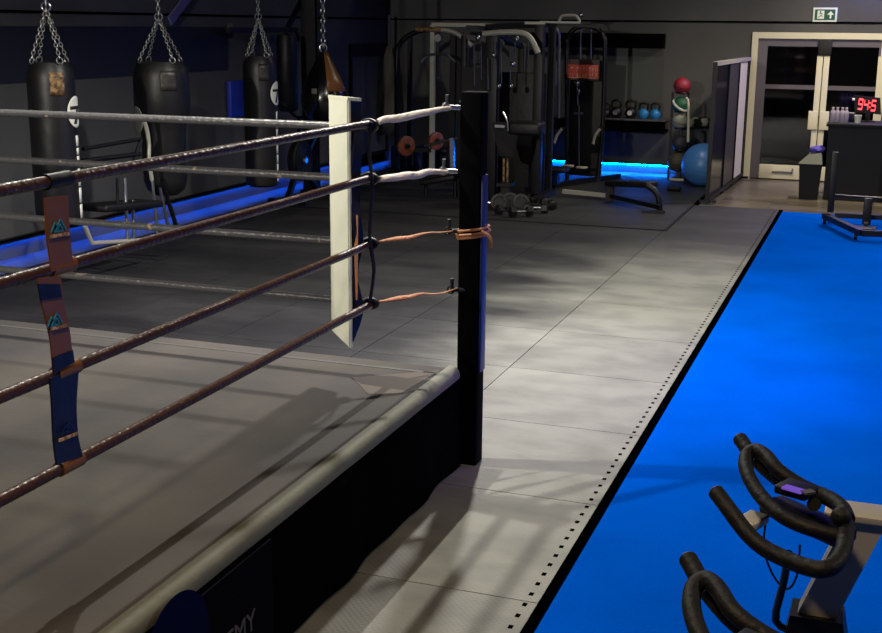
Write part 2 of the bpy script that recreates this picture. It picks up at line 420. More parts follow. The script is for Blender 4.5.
# ------------------------------------------------------------------ door
dr = bpy.data.objects.new('door_1', None); COL.objects.link(dr); dr.location = (-.9, YB, 0); dr['kind'] = 'structure'; ORG['door_1'] = Vector((-.9, YB, 0))
y0, y1 = YB-.03, YB+.1
MB().span((DX0, y0, ZS), (DX0+.085, y1, DZ)).span((DX1-.075, y0, ZS), (DX1, y1, DZ)).span((DX0+.085, y0, DZ-.085), (DX1-.075, y1, DZ)).build('door_frame', 'cream', dr)
def leaf(x0, x1, st0, st1, sm0, sm1):
    lf = MB().span((x0, YB+.01, .0), (x0+st0, YB+.06, DZ-.085)).span((x1-st1, YB+.01, .0), (x1, YB+.06, DZ-.085)) \
        .span((x0+st0, YB+.01, DZ-.19), (x1-st1, YB+.06, DZ-.085)).span((x0+st0, YB+.015, 1.27), (x1-st1, YB+.055, 1.33)).build('door_leaf', 'alu', dr)
    MB().span((x0+.02, YB+.03, .2), (x1-.02, YB+.04, DZ-.18)).build('door_glass', 'glass', lf)
    MB().span((x0+st0, YB, .0), (x1-st1, YB+.06, .2), .004).build('kick_panel', 'cream', lf)
    return lf
mid = -.835
lf = leaf(DX0+.085, mid, .13, .06, 0, 0)
MB().span((-1.42, YB-.012, .08), (-1.13, YB, .11)).span((-1.145, YB-.02, .08), (-1.13, YB, .16)).build('vent_slot', 'alu', lf)
lf2 = leaf(mid, DX1-.075, .06, .03, 0, 0)
MB().span((mid-.085, YB-.02, .0), (mid-.006, YB+.012, 1.74), .005).build('closing_stile', 'cream', lf)
MB().span((mid+.006, YB-.02, .0), (mid+.085, YB+.012, 1.74), .005).build('closing_stile', 'cream', lf2)
MB().span((mid-.14, YB-.05, .72), (mid-.012, YB-.02, .98), .008).build('push_plate', 'cream', lf)
MB().span((mid+.012, YB-.05, .72), (mid+.14, YB-.02, .98), .008).build('push_plate', 'cream', lf2)
MB().span((mid-.08, YB-.05, 1.75), (mid+.1, YB+.005, 1.96), .01).build('door_closer', 'blackm', dr)
MB().span((DX1-.105, YB-.02, .0), (DX1-.075, YB+.012, 1.74)).build('stile_cover', 'cream', lf2)

# exit sign
c0, c1 = at(813.5, 7.5, Y=YB-.03), at(836.5, 22, Y=YB-.03)
t = thing('exit_sign', 'green and white emergency exit sign on the far wall above the glass doors', 'sign', ((c0.x+c1.x)/2, YB, c1.z))
xa, xb, za, zb = c0.x, c1.x, c1.z, c0.z
MB().span((xa, YB-.03, za), (xb, YB, zb), .004).build('frame', 'exitwhite', t)
pn = MB().span((xa+.025, YB-.034, za+.025), (xb-.025, YB-.03, zb-.025)).build('panel', 'exitgreen', t)
cxm = (xa+xb)/2; cz = (za+zb)/2; Yq = YB-.037
def flat(pts, th=.004, y=Yq):
    m_ = MB(); a = [m_.bm.verts.new((x, y, z)) for x, z in pts]; b = [m_.bm.verts.new((x, y+th, z)) for x, z in pts]; n = len(pts)
    for i in range(n): m_.bm.faces.new((a[i], a[(i+1) % n], b[(i+1) % n], b[i]))
    m_.bm.faces.new(a); m_.bm.faces.new(b[::-1]); return m_
ax_ = cxm+.075
flat([(ax_-.012, cz-.05), (ax_+.012, cz-.05), (ax_+.012, cz), (ax_+.045, cz), (ax_, cz+.05), (ax_-.045, cz), (ax_-.012, cz)]).build('arrow', 'exitwhite', pn)
mx_ = cxm-.055
dm = MB().span((mx_-.045, Yq, cz-.055), (mx_+.045, Yq+.003, cz+.055)); dm.build('doorway_symbol', 'exitwhite', pn)
rm = MB(); Yr = Yq-.003
rm.ball((mx_-.005, Yr, cz+.038), .011, (1, .2, 1), 12)
for p, q in [((0, .028), (.004, -.008)), ((.004, -.008), (.026, -.02)), ((.026, -.02), (.024, -.042)), ((.002, -.008), (-.014, -.03)), ((-.014, -.03), (-.034, -.034)), ((0, .022), (.024, .008)), ((0, .022), (-.02, .006))]:
    rm.bar((mx_+p[0], Yr, cz+p[1]), (mx_+q[0], Yr, cz+q[1]), .003, .009)
rm.build('running_figure', 'exitgreen', pn)

# ------------------------------------------------------------------ boxing ring
CZ = .51                      # canvas height
RX0, RX1, RY0, RY1 = -6.5, -1.80, .58, 5.29
ring = thing('boxing_ring', 'raised boxing ring with grey canvas, black apron and four taped ropes', 'boxing ring', ((RX0+RX1)/2, (RY0+RY1)/2, 0))
MB().span((RX0+.05, RY0+.05, 0), (RX1-.05, RY1-.05, CZ-.07)).build('platform', 'blackm', ring)
cv = MB().span((RX0, RY0, CZ-.06), (RX1, RY1, CZ)); 
bmesh.ops.bevel(cv.bm, geom=[e for e in cv.bm.edges if all(v.co.z > CZ-.01 for v in e.verts)], offset=.045, segments=5, affect='EDGES', profile=.5)
canvas = cv.build('canvas', 'canvas', ring)
eb = MB().span((RX1-.052, RY0-.002, CZ-.055), (RX1+.003, RY1+.002, CZ+.003))  # lit rim of the canvas painted as a paler strip
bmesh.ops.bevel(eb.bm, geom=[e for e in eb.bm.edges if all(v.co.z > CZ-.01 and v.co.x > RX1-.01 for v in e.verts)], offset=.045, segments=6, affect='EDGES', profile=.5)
eb.build('edge_highlight', mat('pale grey edge highlight', (104, 105, 90), .7, bump=(12, .3)), canvas)
MB().span((RX0+.03, RY1-.16, CZ), (RX1-.05, RY1-.135, CZ+.002)).build('seam_tape', mat('seam tape', (70, 70, 66), .7), canvas)
MB().hexa([(-2.2, 4.93, CZ), (-2.03, 4.72, CZ), (-1.9, 4.78, CZ), (-1.86, 5.2, CZ)], [(-2.2, 4.93, CZ+.002), (-2.03, 4.72, CZ+.002), (-1.9, 4.78, CZ+.002), (-1.86, 5.2, CZ+.002)]).build('corner_patch', mat('patch', (72, 62, 52), .75), canvas)
def skirt(p, q, nrm):
    m_ = MB(); p, q, nrm = Vector(p), Vector(q), Vector(nrm); n = 70; rows = []
    for i in range(n+1):
        t_ = i/n; b = p.lerp(q, t_); row = []
        for z, a in ((CZ-.05, .004), (.35, .008), (.2, .01), (.012, .016)):
            w = a*(1+math.sin(t_*38)*.5+.4*math.sin(t_*71+1))
            row.append(m_.bm.verts.new(b+nrm*w+Vector((0, 0, z))))
        rows.append(row)
    for a, b in zip(rows, rows[1:]):
        for k in range(3): m_.bm.faces.new((a[k], b[k], b[k+1], a[k+1]))
    return m_
for p, q, n_ in [((RX1-.012, RY0, 0), (RX1-.012, RY1, 0), (1, 0, 0)), ((RX0+.012, RY0, 0), (RX0+.012, RY1, 0), (-1, 0, 0)), ((RX0, RY1-.012, 0), (RX1, RY1-.012, 0), (0, 1, 0)), ((RX0, RY0+.012, 0), (RX1, RY0+.012, 0), (0, -1, 0))]:
    a_ = skirt(p, q, n_).build('apron', 'apron', ring, solid=.006)
    if n_[0] == 1: apr = a_
# sponsor banner on the right-hand apron
xb_ = RX1+.03
ye = at(272, 560, X=xb_).y
bn = MB().span((xb_-.006, RY0+.2, .03), (xb_, ye, CZ-.06)).build('banner', 'banner', apr)
pe = at(254, 620, X=xb_+.002)
text('ACADEMY', .1, 'print', bn, facing((xb_+.002, ye-.36, pe.z+.0), (0, 1, 0), (0, 0, 1)))
lc = at(178, 640, X=xb_+.002)
bl = MB(); bl.lathe([(.0, 0), (.17, 0), (.17, .002), (0, .002)], (xb_, lc.y, lc.z-.03), 40, (1, 0, 0)); bl.build('emblem_disc', 'logoblue', bn)
tr = MB(); q0 = Vector((xb_+.004, lc.y, lc.z-.08))
for p, q in [((-.1, -.05), (-.02, .09)), ((-.02, .09), (.03, -.0)), ((0, .02), (.04, .07)), ((.04, .07), (.11, -.05)), ((-.1, -.05), (.11, -.05))]:
    tr.bar(q0+Vector((0, p[0], p[1])), q0+Vector((0, q[0], q[1])), .002, .012)
tr.build('emblem_peaks', 'print', bn)

# posts
PT = at(472, 92, Y=5.33).z
def post(x, y, sx, sy):
    p = MB().span((x-.055, y-.055, .0), (x+.05, y+.05, PT), .008).build('corner_post', 'post', ring)
    MB().box((x+sx*.056, y-sy*.01, .95), (.012, .075, .95), None, .004).build('painted_blue_side', 'bluevinyl', p)  # blue light on the post's side painted as a thin strip
    return p
PX, PY = -1.772, 5.385
posts = [post(PX, PY, 1, 1), post(RX0-.03, PY, -1, 1), post(RX0-.03, RY0-.09, -1, -1), post(PX, RY0-.09, 1, -1)]
k_r = [.199, .312, .452, .583]
XRp, YRp = -2.13, 4.97
zr = [H-k*2.14 for k in k_r]
zf = [H-.0885*YRp, H-.135*YRp, H-.193*YRp, H-.2485*YRp]
zj = [(a+b)/2 for a, b in zip(zr, zf)]
XLp, YNp = RX0+.34, RY0+.34
def rope(p, q, sag=.004, r=.0175, m='ropefar'):
    p, q = Vector(p), Vector(q); pts = [p.lerp(q, i/24)-Vector((0, 0, sag*4*(i/24)*(1-i/24))) for i in range(25)]
    return MB().tube(pts, r, 12).build('ring_rope', m, ring)
for i in range(4):
    rope((XRp, YNp, zr[i]), (XRp, YRp+.03, zr[i]), 0, m='rope')
    rope((XLp, YRp, zf[i]), (XRp-.03, YRp, zf[i]), 0, .0175)
    rope((XLp, YNp, zj[i]), (XLp, YRp, zj[i]), 0)
    rope((XLp, YNp, zj[i]), (XRp, YNp, zj[i]), 0)
    # knots at the joints
    for (x, y) in ((XRp, YRp), (XLp, YRp), (XLp, YNp), (XRp, YNp)):
        k = MB().tube([(x-.03, y-.04, zj[i]+.01), (x, y+.005, zj[i]+.02), (x+.03, y+.02, zj[i]), (x+.0, y+.03, zj[i]-.02), (x-.03, y-.02, zj[i])], .013, 8, False, 4)
        k.build('rope_knot', 'vinyl', ring)
# ties from the far right joint to the post
tie = [((378, 121), (450, 107)), ((379, 178), (447, 171)), ((379, 241), (452, 231)), ((377, 301), (455, 290))]
for i, (a, b) in enumerate(tie):
    A = at(*a, Y=YRp+.03); B = at(*b, Y=5.31); mid_ = [A.lerp(B, t_) for t_ in (0, .1, .25, .4, .55, .7, .85, 1)]
    for j, v in enumerate(mid_): v.z += random.uniform(-.006, .006)
    if i < 2: MB().tube(mid_, lambda t_: .013+.011*math.sin(PI*min(1, t_*.9+.14)), 12, False, 4, .75).build('tie_sleeve', 'whitecloth', ring)
    else: MB().tube(mid_, lambda t_: .006+.012*math.exp(-((t_-.35)/.22)**2), 10, False, 4, .6).build('tie_strap', 'orangecloth', ring)
    hk = MB().tube([B+Vector((-.02, 0, 0)), B+Vector((.04, .03, -.003))], .011, 8)
    hk.tube([B+Vector((-.015, 0, -.004)), B+Vector((-.015, 0, .055))], .009, 8); hk.ring(B+Vector((-.02, 0, 0)), .017, .005, (0, 1, 0), 12)
    hk.build('eye_bolt', 'steel' if i < 2 else 'blackm', ring)
# cord wound round the post at the third tie
cz_ = at(470, 230, Y=5.33).z
cd = MB()
for dz, rr in ((.0, .085), (-.02, .088), (-.035, .083)):
    cd.tube([(PX+rr*.95*cx_, PY+rr*.95*cy_, cz_+dz+.012*cx_) for cx_, cy_ in ((-.72, -.72), (.72, -.72), (.72, .72), (-.72, .72))], .007, 6, True, 3)
cd.tube([(PX+.06, PY-.06, cz_), (PX+.1, PY-.05, cz_-.03), (PX+.105, PY-.05, cz_-.08)], .008, 6, False, 3)
cd.build('binding_cord', 'orangecloth', posts[0])
# black rope divider close to the corner
dv = MB(); pts = []
for (px_, py_) in ((371, 122), (369, 150), (372, 180), (371, 210), (370, 240), (374, 270), (370, 302)):
    pts.append(at(px_, py_, Y=YRp-.02))
dv.tube(pts, .013, 8, False, 4, .6); dv.build('rope_spacer', 'vinyl', ring)

# corner cushion
z_t, z_b = 1.787, .70
A0, A1, A2, A3 = (-2.178, 4.855), (-2.315, 4.95), (-2.275, 5.01), (-2.14, 4.918)
cp = thing('corner_pad', 'white faced padded corner cushion standing upright inside the ring corner', 'corner pad', (-2.23, 4.93, z_b))
def lerp2(a, b, t_): return (a[0]+(b[0]-a[0])*t_, a[1]+(b[1]-a[1])*t_)
F0, F1 = lerp2(A0, A3, .28), lerp2(A1, A2, .28)
fr = MB(); rows = []
fr.hexa([(A0[0], A0[1], z_b-.03), (A1[0], A1[1], z_b+.02), (F1[0], F1[1], z_b+.02), (F0[0], F0[1], z_b-.035)], [(A0[0], A0[1], z_t), (A1[0], A1[1], z_t+.005), (F1[0], F1[1], z_t+.005), (F0[0], F0[1], z_t)])
bmesh.ops.bevel(fr.bm, geom=list(fr.bm.edges), offset=.006, segments=2, affect='EDGES')
fr.build('front_face', 'white', cp)
bk = MB(); G0, G1 = lerp2(A0, A3, .29), lerp2(A1, A2, .29)
bk.hexa([(G0[0], G0[1], z_b), (G1[0], G1[1], z_b+.04), (A2[0], A2[1], z_b+.09), (A3[0]-.01, A3[1], z_b+.08)], [(G0[0], G0[1], z_t-.01), (G1[0], G1[1], z_t-.01), (A2[0], A2[1], z_t-.015), (A3[0], A3[1], z_t-.015)])
bmesh.ops.subdivide_edges(bk.bm, edges=[e for e in bk.bm.edges if e.calc_length() > .5], cuts=14)
for v in bk.bm.verts:
    if z_b+.1 < v.co.z < z_t-.05: v.co += Vector((.012*math.sin(v.co.z*17), .012*math.sin(v.co.z*23+1), 0))
bk.build('back_cover', 'navy', cp)
MB().hexa([(A0[0], A0[1], z_t-.006), (A1[0], A1[1], z_t-.006), (A2[0], A2[1], z_t-.012), (A3[0], A3[1], z_t-.012)], [(A0[0], A0[1], z_t+.008), (A1[0], A1[1], z_t+.01), (A2[0], A2[1], z_t+.002), (A3[0], A3[1], z_t+.002)]).build('top_cap', 'white', cp)
MB().ribbon([at(356, 215, Y=4.88), at(354, 250, Y=4.88), at(356, 300, Y=4.88)], [at(358, 215, Y=4.88), at(358, 250, Y=4.88), at(357.5, 300, Y=4.88)], .006, (.5, -.8, 0)).build('cloth_strip', 'orangecloth', cp)

# logo strap tying the near ropes together
SX = XRp+.02
st = thing('rope_divider_strap', 'brown and navy strap with mountain logos linking the nearest ring ropes', 'strap', (SX, 2.8, .8))
def P_(l, X=SX): return [at(a, b, X=X) for a, b in l]
segs = [([(45, 198), (46, 215), (47, 235), (50, 255), (52, 272)], [(68, 195), (69, 212), (70, 232), (72, 252), (74, 266)], 'brown'),
        ([(38, 278), (41, 298), (46, 318), (50, 335), (52, 350), (54, 374)], [(61, 276), (63, 298), (66, 312), (70, 332), (72, 348), (75, 362)], 'brown'),
        ([(50, 378), (52, 400), (53, 420), (54, 440), (57, 465)], [(79, 370), (77, 398), (77, 418), (79, 440), (83, 456)], 'navy')]
for k, (l, r, mm) in enumerate(segs):
    sg = MB().ribbon(smooth_path(P_(l), 3), smooth_path(P_(r), 3), .006, (1, 0, 0)).build('strap_segment', mm, st)
    if k == 1:
        MB().ribbon(P_([(38, 284), (41, 300)], SX+.004), P_([(60, 284), (62, 297)], SX+.004), .004, (1, 0, 0)).build('dark_band', 'navy', sg)
        MB().ribbon(P_([(53, 358), (54, 374)], SX+.004), P_([(73, 350), (75, 362)], SX+.004), .004, (1, 0, 0)).build('dark_band', 'navy', sg)
    lx, ly, lw = [(58.5, 226, 7.5), (55, 320, 7.5), (68, 428, 6)][k]
    sk = [-2, -4, -4][k]
    lg = MB(); f_ = lambda u, v: at(lx+u*lw, ly+v*lw+sk*u*.5, X=SX+.006)
    for a, b in [((-1, .75), (-.45, -.55)), ((-.45, -.55), (-.05, .2)), ((-.1, -.1), (.25, -.85)), ((.25, -.85), (1, .7)), ((-.5, .75), (.25, -.2)), ((.25, -.2), (.6, .7)), ((-.5, .75), (.6, .7)), ((-.2, .3), (.1, .6))]:
        lg.bar(f_(*a), f_(*b), .003, .0036)
    lg.build('mountain_logo', 'teal' if k < 2 else 'bluevinyl', sg)
    l0 = [((50, 236.8), (69, 233.5)), ((51, 329), (67, 325.3)), ((59, 440.5), (77, 433.5))][k]
    MB().bar(at(*l0[0], X=SX+.005), at(*l0[1], X=SX+.005), .004, .009).build('label_bar', 'label', sg)
for i, (py_, dd) in enumerate(((188, 0), (272, 0), (374, 0), (466, 0))):
    yc = at((57, 61, 66, 70)[i], (178, 267, 375, 470)[i], X=XRp).y; sl_ = MB().tube([(XRp, yc-.05, zr[i]), (XRp, yc+.05, zr[i])], .0225, 14)
    sl_.build('rope_sleeve', 'brown' if i in (1, 2, 3) else 'vinyl', st)

# ------------------------------------------------------------------ punch bags
bagrail = thing('bag_rail', 'steel rail near the ceiling from which the punch bags hang', 'rail', (-6, 10, 3.2))
MB().span((-6.05, 6.5, 3.2), (-5.95, 14.2, 3.3)).build('beam', 'blackm', bagrail)
for y in (6.8, 10.2, 13.9): MB().span((-6.04, y, 3.3), (-5.96, y+.08, ZC)).build('hanger', 'blackm', bagrail)
def chain(mb, p, q, L=.04, r=.0036, w=.3):
    p, q = Vector(p), Vector(q); d = q-p; n = max(1, int(d.length/(L*.72))); u = d.normalized()
    a = u.orthogonal().normalized(); b = u.cross(a)
    for i in range(n):
        c = p.lerp(q, (i+.5)/n); s_ = a if i % 2 else b
        mb.tube([c+u*(L/2*math.cos(t_))+s_*(L*w*math.sin(t_)) for t_ in [k*PI/4 for k in range(8)]], r, 5, True)
def bag(x, y, r, zt, zb, apex, label, badge=0, fat=False, patch=True, band=False):
    t = thing('punch_bag', label, 'punch bag', (x, y, zb), 'punch bags hanging along the left wall')
    prof = [(0, zb), (r*.8, zb), (r*.95, zb+.02), (r, zb+.06), (r, zt-.16), (r*.97, zt-.08), (r*.86, zt-.03), (r*.78, zt), (0, zt)]
    if fat: prof = [(0, zb), (r*.45, zb), (r*.68, zb+.05), (r*.78, zb+.13), (r*.8, zt-.62), (r*.88, zt-.5), (r, zt-.42), (r*1.0, zt-.12), (r*.92, zt-.05), (r*.8, zt), (0, zt)]
    body = MB().lathe(prof, (x, y, 0), 40).build('bag_body', 'leather2', t)
    cl_ = MB()
    n = 4; tc_ = math.atan2(-y, -x)
    for k in range(n):
        a = tc_+PI/4+k*PI/2-.25; e = Vector((x+r*.82*math.cos(a), y+r*.82*math.sin(a), zt-.0))
        chain(cl_, e+Vector((0, 0, .03)), (x, y, apex))
        cl_.ring(e+Vector((0, 0, .015)), .026, .005, (math.cos(a), math.sin(a), .3), 12)
    chain(cl_, (x, y, apex+.02), (x, y, 3.2), .052, .0042)
    cl_.build('chain', 'chain', t)
    sw = MB().ring((x, y, apex+.01), .032, .007, (math.cos(tc_), math.sin(tc_), 0), 14).build('top_ring', 'steel', t)
    if patch:
        MB().cyl_patch((x, y), r, tc_-.05, tc_+.55, zt-.24, zt-.07, 8, 4, out=.006).build('maker_patch', 'tan' if patch == 1 else 'leather', t, solid=.003)
    if badge is not None:
        a = badge; zc_ = zt-(.37 if not fat else .5)
        bd = MB().cyl_patch((x, y), r*(1 if not fat else .97), a-.1/r*.95, a+.1/r*.95, zc_-.12, zc_+.12, 12, 12, True, out=.008).build('round_badge', 'cup' if not fat else 'greyball', t, solid=.003)
        if not fat:
            tt = MB().cyl_patch((x, y), r, a-.07/r, a+.07/r, zc_+.02, zc_+.045, 6, 2, out=.0125)
            tt.cyl_patch((x, y), r, a-.018/r, a+.018/r, zc_-.09, zc_+.03, 3, 4, out=.0125, skew=.12)
            tt.build('letter_mark', 'blackm', bd, solid=.001)
            s2 = MB(); z_ = zc_-.18
            while z_ > zb+.08:
                h_ = random.uniform(.04, .12); s2.cyl_patch((x, y), r, a-.02/r, a+.02/r, z_-h_, z_, 2, 2, out=.006); z_ -= h_+.012
            s2.build('side_lettering', 'cup', t, solid=.002)
    return t
bag(-6.0, 7.85, .178, 1.80, .58, 2.2, 'black leather punch bag with tan patch and round badge, hanging leftmost', 0.22)
bag(-6.0, 9.38, .245, 1.77, .6, 2.14, 'wide black uppercut punch bag, full at the top and narrow below', -2.15, True, 2)
bag(-6.0, 11.2, .17, 1.78, .46, 2.16, 'slim black punch bag with grey patch, between the wide bag and the teardrop bag', .1, False, 2)
t = thing('teardrop_bag', 'glossy black and brown teardrop punch bag hanging by one chain', 'punch bag', (-6, 12.7, 1.0), 'punch bags hanging along the left wall')
x, y = -6.0, 12.72
tb_ = MB().lathe([(0, .985), (.1, 1.0), (.19, 1.06), (.25, 1.16), (.265, 1.26), (.25, 1.37), (.2, 1.5), (.13, 1.63), (.07, 1.74), (.045, 1.8), (0, 1.81)], (x, y, 0), 40)
body = tb_.build('bag_body', mat('glossy black leather', (12, 12, 13), .22, 0, .6, bump=(4, .2)), t)
gp = MB(); tc_ = math.atan2(-y, -x)
prof = [(.2515, 1.37), (.2, 1.5), (.13, 1.63), (.07, 1.74), (.047, 1.8)]
for a0, a1 in ((tc_+.15, tc_+1.3),):
    g = []
    for i in range(11):
        a = a0+(a1-a0)*i/10; g.append([gp.bm.verts.new((x+(r_+.004)*math.cos(a), y+(r_+.004)*math.sin(a), z_)) for r_, z_ in prof])
    for i in range(10):
        for j in range(4): gp.bm.faces.new((g[i][j], g[i+1][j], g[i+1][j+1], g[i][j+1]))
gp.build('brown_gore', 'brown', t, solid=.003)
MB().cyl_patch((x, y), .262, tc_-.55, tc_-.3, 1.34, 1.4, 4, 3, out=.004).build('small_logo', 'greyball', t, solid=.002)
c_ = MB(); chain(c_, (x, y, 1.84), (x, y, 3.2), .075, .008); c_.ring((x, y, 1.84), .04, .008, (math.cos(tc_), math.sin(tc_), 0)); c_.build('chain', 'steel', t)

# steelwork by the left wall
pc = at(312, 190, Z=0)
o = MB().span((pc.x-.1, pc.y-.05, 0), (pc.x+.1, pc.y-.035, ZC)).span((pc.x-.1, pc.y+.035, 0), (pc.x+.1, pc.y+.05, ZC)).span((pc.x-.008, pc.y-.04, 0), (pc.x+.008, pc.y+.04, ZC)).build('trim_5', 'blackm', None, pc)
o['kind'] = 'structure'
t = thing('wall_bracket', 'black steel bag bracket arm with diagonal brace behind the slim punch bag', 'bracket', (-7.3, 12.5, 2))
a, b = at(228, 30, X=-7.0), at(296, 30, X=-7.0)
MB().bar(a, b, .06, .06).build('arm', 'black', t)
MB().bar(at(286, 31, X=-7.0), at(303, -2, X=-7.0), .05, .05).bar(at(296, 30, X=-7.0), at(299, 40, X=-7.0), .03, .03).build('brace', 'black', t)
MB().bar(at(230, 28, X=-7.0), at(230, 34, X=-7.38), .06, .1).build('wall_plate', 'black', t)
lb = at(288, 112, X=-7.0); lt = at(288, 33, X=-7.0)
t = thing('punch_bag', 'plain all black punch bag hanging in shadow right of the slim badged bag', 'punch bag', (lb.x, lb.y, lb.z), 'punch bags hanging along the left wall')
MB().lathe([(0, lb.z), (.1, lb.z+.01), (.13, lb.z+.05), (.13, lt.z-.1), (.11, lt.z-.02), (0, lt.z)], (lb.x, lb.y, 0), 24).build('bag_body', 'vinyl', t)
MB().tube([(lb.x, lb.y, lt.z), (lb.x, lb.y, lt.z+.08)], .012, 8).build('hanging_hook', 'black', t)
a, b = at(170, 21, X=-7.37), at(190, -6, X=-7.37)
o = MB().bar(a, b, .03, .1).build('steel_brace', mat('violet lit steel', (104, 96, 150), .5), None, a)  # violet light falling on the steel put into its colour
tag(o, 'diagonal steel brace, violet light painted on, high above the wide punch bag', 'brace')
a, b = at(231, 118, X=-7.33), at(244, 80, X=-7.33)
o = MB().span((-7.38, a.y, a.z), (-7.32, b.y, b.z), .01).build('wall_pad', mat('royal blue pad', (24, 50, 170), .5, bump=(8, .3)), None, (-7.35, a.y, a.z))
tag(o, 'narrow royal blue pad on the wall left of the slim punch bag', 'pad')
# panelled service door in the left wall
a, b = at(351, 133, X=XL), at(384, 50, X=XL)
ds = bpy.data.objects.new('door_2', None); COL.objects.link(ds); ds.location = (XL, a.y, 0); ds['kind'] = 'structure'; ORG['door_2'] = Vector((XL, a.y, 0))
ya, yb_, zt_ = a.y, b.y, 1.72
MB().span((XL, ya-.06, ZS), (XL+.04, ya, zt_+.1)).span((XL, yb_, ZS), (XL+.04, yb_+.06, zt_+.1)).span((XL, ya, zt_-.08), (XL+.04, yb_, zt_+.1)).build('door_frame', 'blackm', ds)
dl = MB().span((XL, ya, ZS), (XL+.02, yb_, zt_-.08)).build('door_leaf', 'wall', ds)
MB().tube([(XL+.05, yb_-.1, .95), (XL+.05, yb_-.1, 1.1)], .012, 8).build('door_handle', 'black', dl)
# hanging cloth in the far corner
a = at(389, 16, Y=17.6)
t = thing('hanging_banner', 'grey green cloth gathered and hanging from a pale strap in the far left corner', 'cloth', (a.x, 17.6, .5))
MB().ribbon([at(388, 15, Y=17.6), at(388, 46, Y=17.6)], [at(390.5, 15, Y=17.6), at(390.5, 46, Y=17.6)], .01, (0, -1, 0)).build('strap', 'print', t)
cb = at(389, 46, Y=17.6); ct = MB(); g = []
for i in range(9):
    u = i/8; z_ = cb.z-u*1.35; w = .04+.2*u**.8; g.append([ct.bm.verts.new((cb.x-.03*u*2+w*math.cos(k*PI/8), 17.6-.09*u*(1+.5*math.sin(k*2.1))*math.sin(k*PI/8), z_)) for k in range(9)])
for i in range(8):
    for k in range(8): ct.bm.faces.new((g[i][k], g[i][k+1], g[i+1][k+1], g[i+1][k]))
ct.build('cloth', mat('grey green cloth', (86, 86, 74), .8), t, solid=.01)

# incline bench under the wide bag, thin steel tubes
def T(pts, r, Y=None, X=None, sm=0, seg=8):
    return [at(a, b, X=X, Y=Y) for a, b in pts]
t = thing('incline_bench', 'thin framed incline bench with silver legs under the wide punch bag', 'bench', (-6.3, 8.6, 0))
Xb = -5.9
for pts in [[(125, 178), (128, 246)], [(133, 200), (134, 246)], [(152, 178), (157, 228), (158, 240)], [(160, 188), (171, 240)]]:
    MB().tube([at(a, b, X=Xb) for a, b in pts], .014, 8).build('leg', 'steel', t)
MB().tube([at(117, 178, X=Xb), at(118, 212, X=Xb)], .012, 8).build('leg', 'black', t)
MB().tube([at(162, 180, X=Xb), at(178, 232, X=Xb)], .02, 8).build('leg', 'black', t)
MB().tube([at(a, b, X=Xb) for a, b in [(143, 118), (147, 130), (149, 145), (149, 160), (152, 180)]], .018, 8, False, 4).build('curved_post', 'silver', t)
MB().tube([at(83, 149, X=Xb), at(141, 139, X=Xb)], .016, 8).tube([at(83, 161, X=Xb), at(140, 154, X=Xb)], .02, 8).tube([at(141, 139, X=Xb), at(133, 165, X=Xb)], .018, 8).build('cross_bar', 'black', t)
MB().bar(at(92, 208, X=Xb), at(150, 203, X=Xb), .28, .06, .02).build('seat_pad', 'vinyl', t)
MB().tube([at(85, 226, X=Xb), at(92, 243, X=Xb), at(130, 241, X=Xb), at(160, 238, X=Xb)], .018, 8).build('base_rail', 'silver', t)
# spin bike shape in the dark behind the ropes: air bike
t = thing('exercise_bike', 'dark exercise bike with a large round fan standing against the left wall', 'exercise bike', (-6.6, 12.7, 0))
cf = at(300, 160, X=-6.6)
MB().lathe([(0, -.06), (.22, -.06), (.25, -.03), (.25, .03), (.22, .06), (0, .06)], cf, 32, (1, 0, 0)).build('fan_cage', 'blackm', t)
gr = MB()
for k in range(5): gr.ring(cf+Vector((.062, 0, 0)), .05+.045*k, .005, (1, 0, 0), 28)
gr.build('cage_rings', 'black', t)
MB().lathe([(0, 0), (.05, 0), (.04, .03), (0, .03)], cf+Vector((.06, 0, 0)), 16, (1, 0, 0)).build('hub_cap', 'steel', t)
MB().bar(cf, (cf.x, cf.y-.35, .06), .06, .06).bar(cf, (cf.x, cf.y+.5, .06), .06, .06).bar((cf.x, cf.y+.1, .45), (cf.x, cf.y+.62, .95), .05, .05).build('frame', 'black', t)
MB().span((cf.x-.25, cf.y-.38, 0), (cf.x+.25, cf.y-.3, .06)).build('foot_bar', 'black', t)
MB().span((cf.x-.25, cf.y+.5, 0), (cf.x+.25, cf.y+.58, .06)).build('foot_bar', 'black', t)
MB().box((cf.x, cf.y+.66, .98), (.2, .26, .07), None, .03).build('saddle', 'vinyl', t)
MB().tube([(cf.x-.25, cf.y-.1, 1.2), (cf.x-.2, cf.y, 1.15), (cf.x, cf.y, 1.0), (cf.x+.2, cf.y, 1.15), (cf.x+.25, cf.y-.1, 1.2)], .018, 8, False, 4).bar((cf.x, cf.y, .5), (cf.x, cf.y, 1.0), .04, .04).build('handlebar', 'black', t)

# ------------------------------------------------------------------ strength machines
# half rack on the left
t = thing('power_rack', 'black power rack with curved top tube and a pale upright, left of the cable tower', 'rack', (-5.8, 15.9, 0))
YR_ = 15.9
MB().tube([at(a, b, Y=YR_) for a, b in [(397, 174), (397, 120), (397, 60), (399, 46), (408, 36), (420, 31), (433, 29)]], .035, 10, False, 3).build('curved_frame', 'black', t)
MB().tube([at(a, b, Y=YR_) for a, b in [(433, 29), (450, 31), (462, 37), (472, 46)]], .03, 10, False, 4).build('curved_frame', 'silver', t)
MB().tube([at(416, 29.5, Y=YR_-.02), at(441, 29.5, Y=YR_-.02)], .033, 10).build('top_highlight', 'tan', t)  # orange highlight on the top tube painted as a tan sleeve
u_ = at(433, 25, Y=YR_); MB().span((u_.x-.03, YR_-.03, 0), (u_.x+.03, YR_+.03, u_.z)).build('upright', 'silver', t)
MB().bar(at(432, 24.5, Y=YR_), at(500, 25.5, Y=YR_), .04, .05).build('top_rail', 'silver', t)
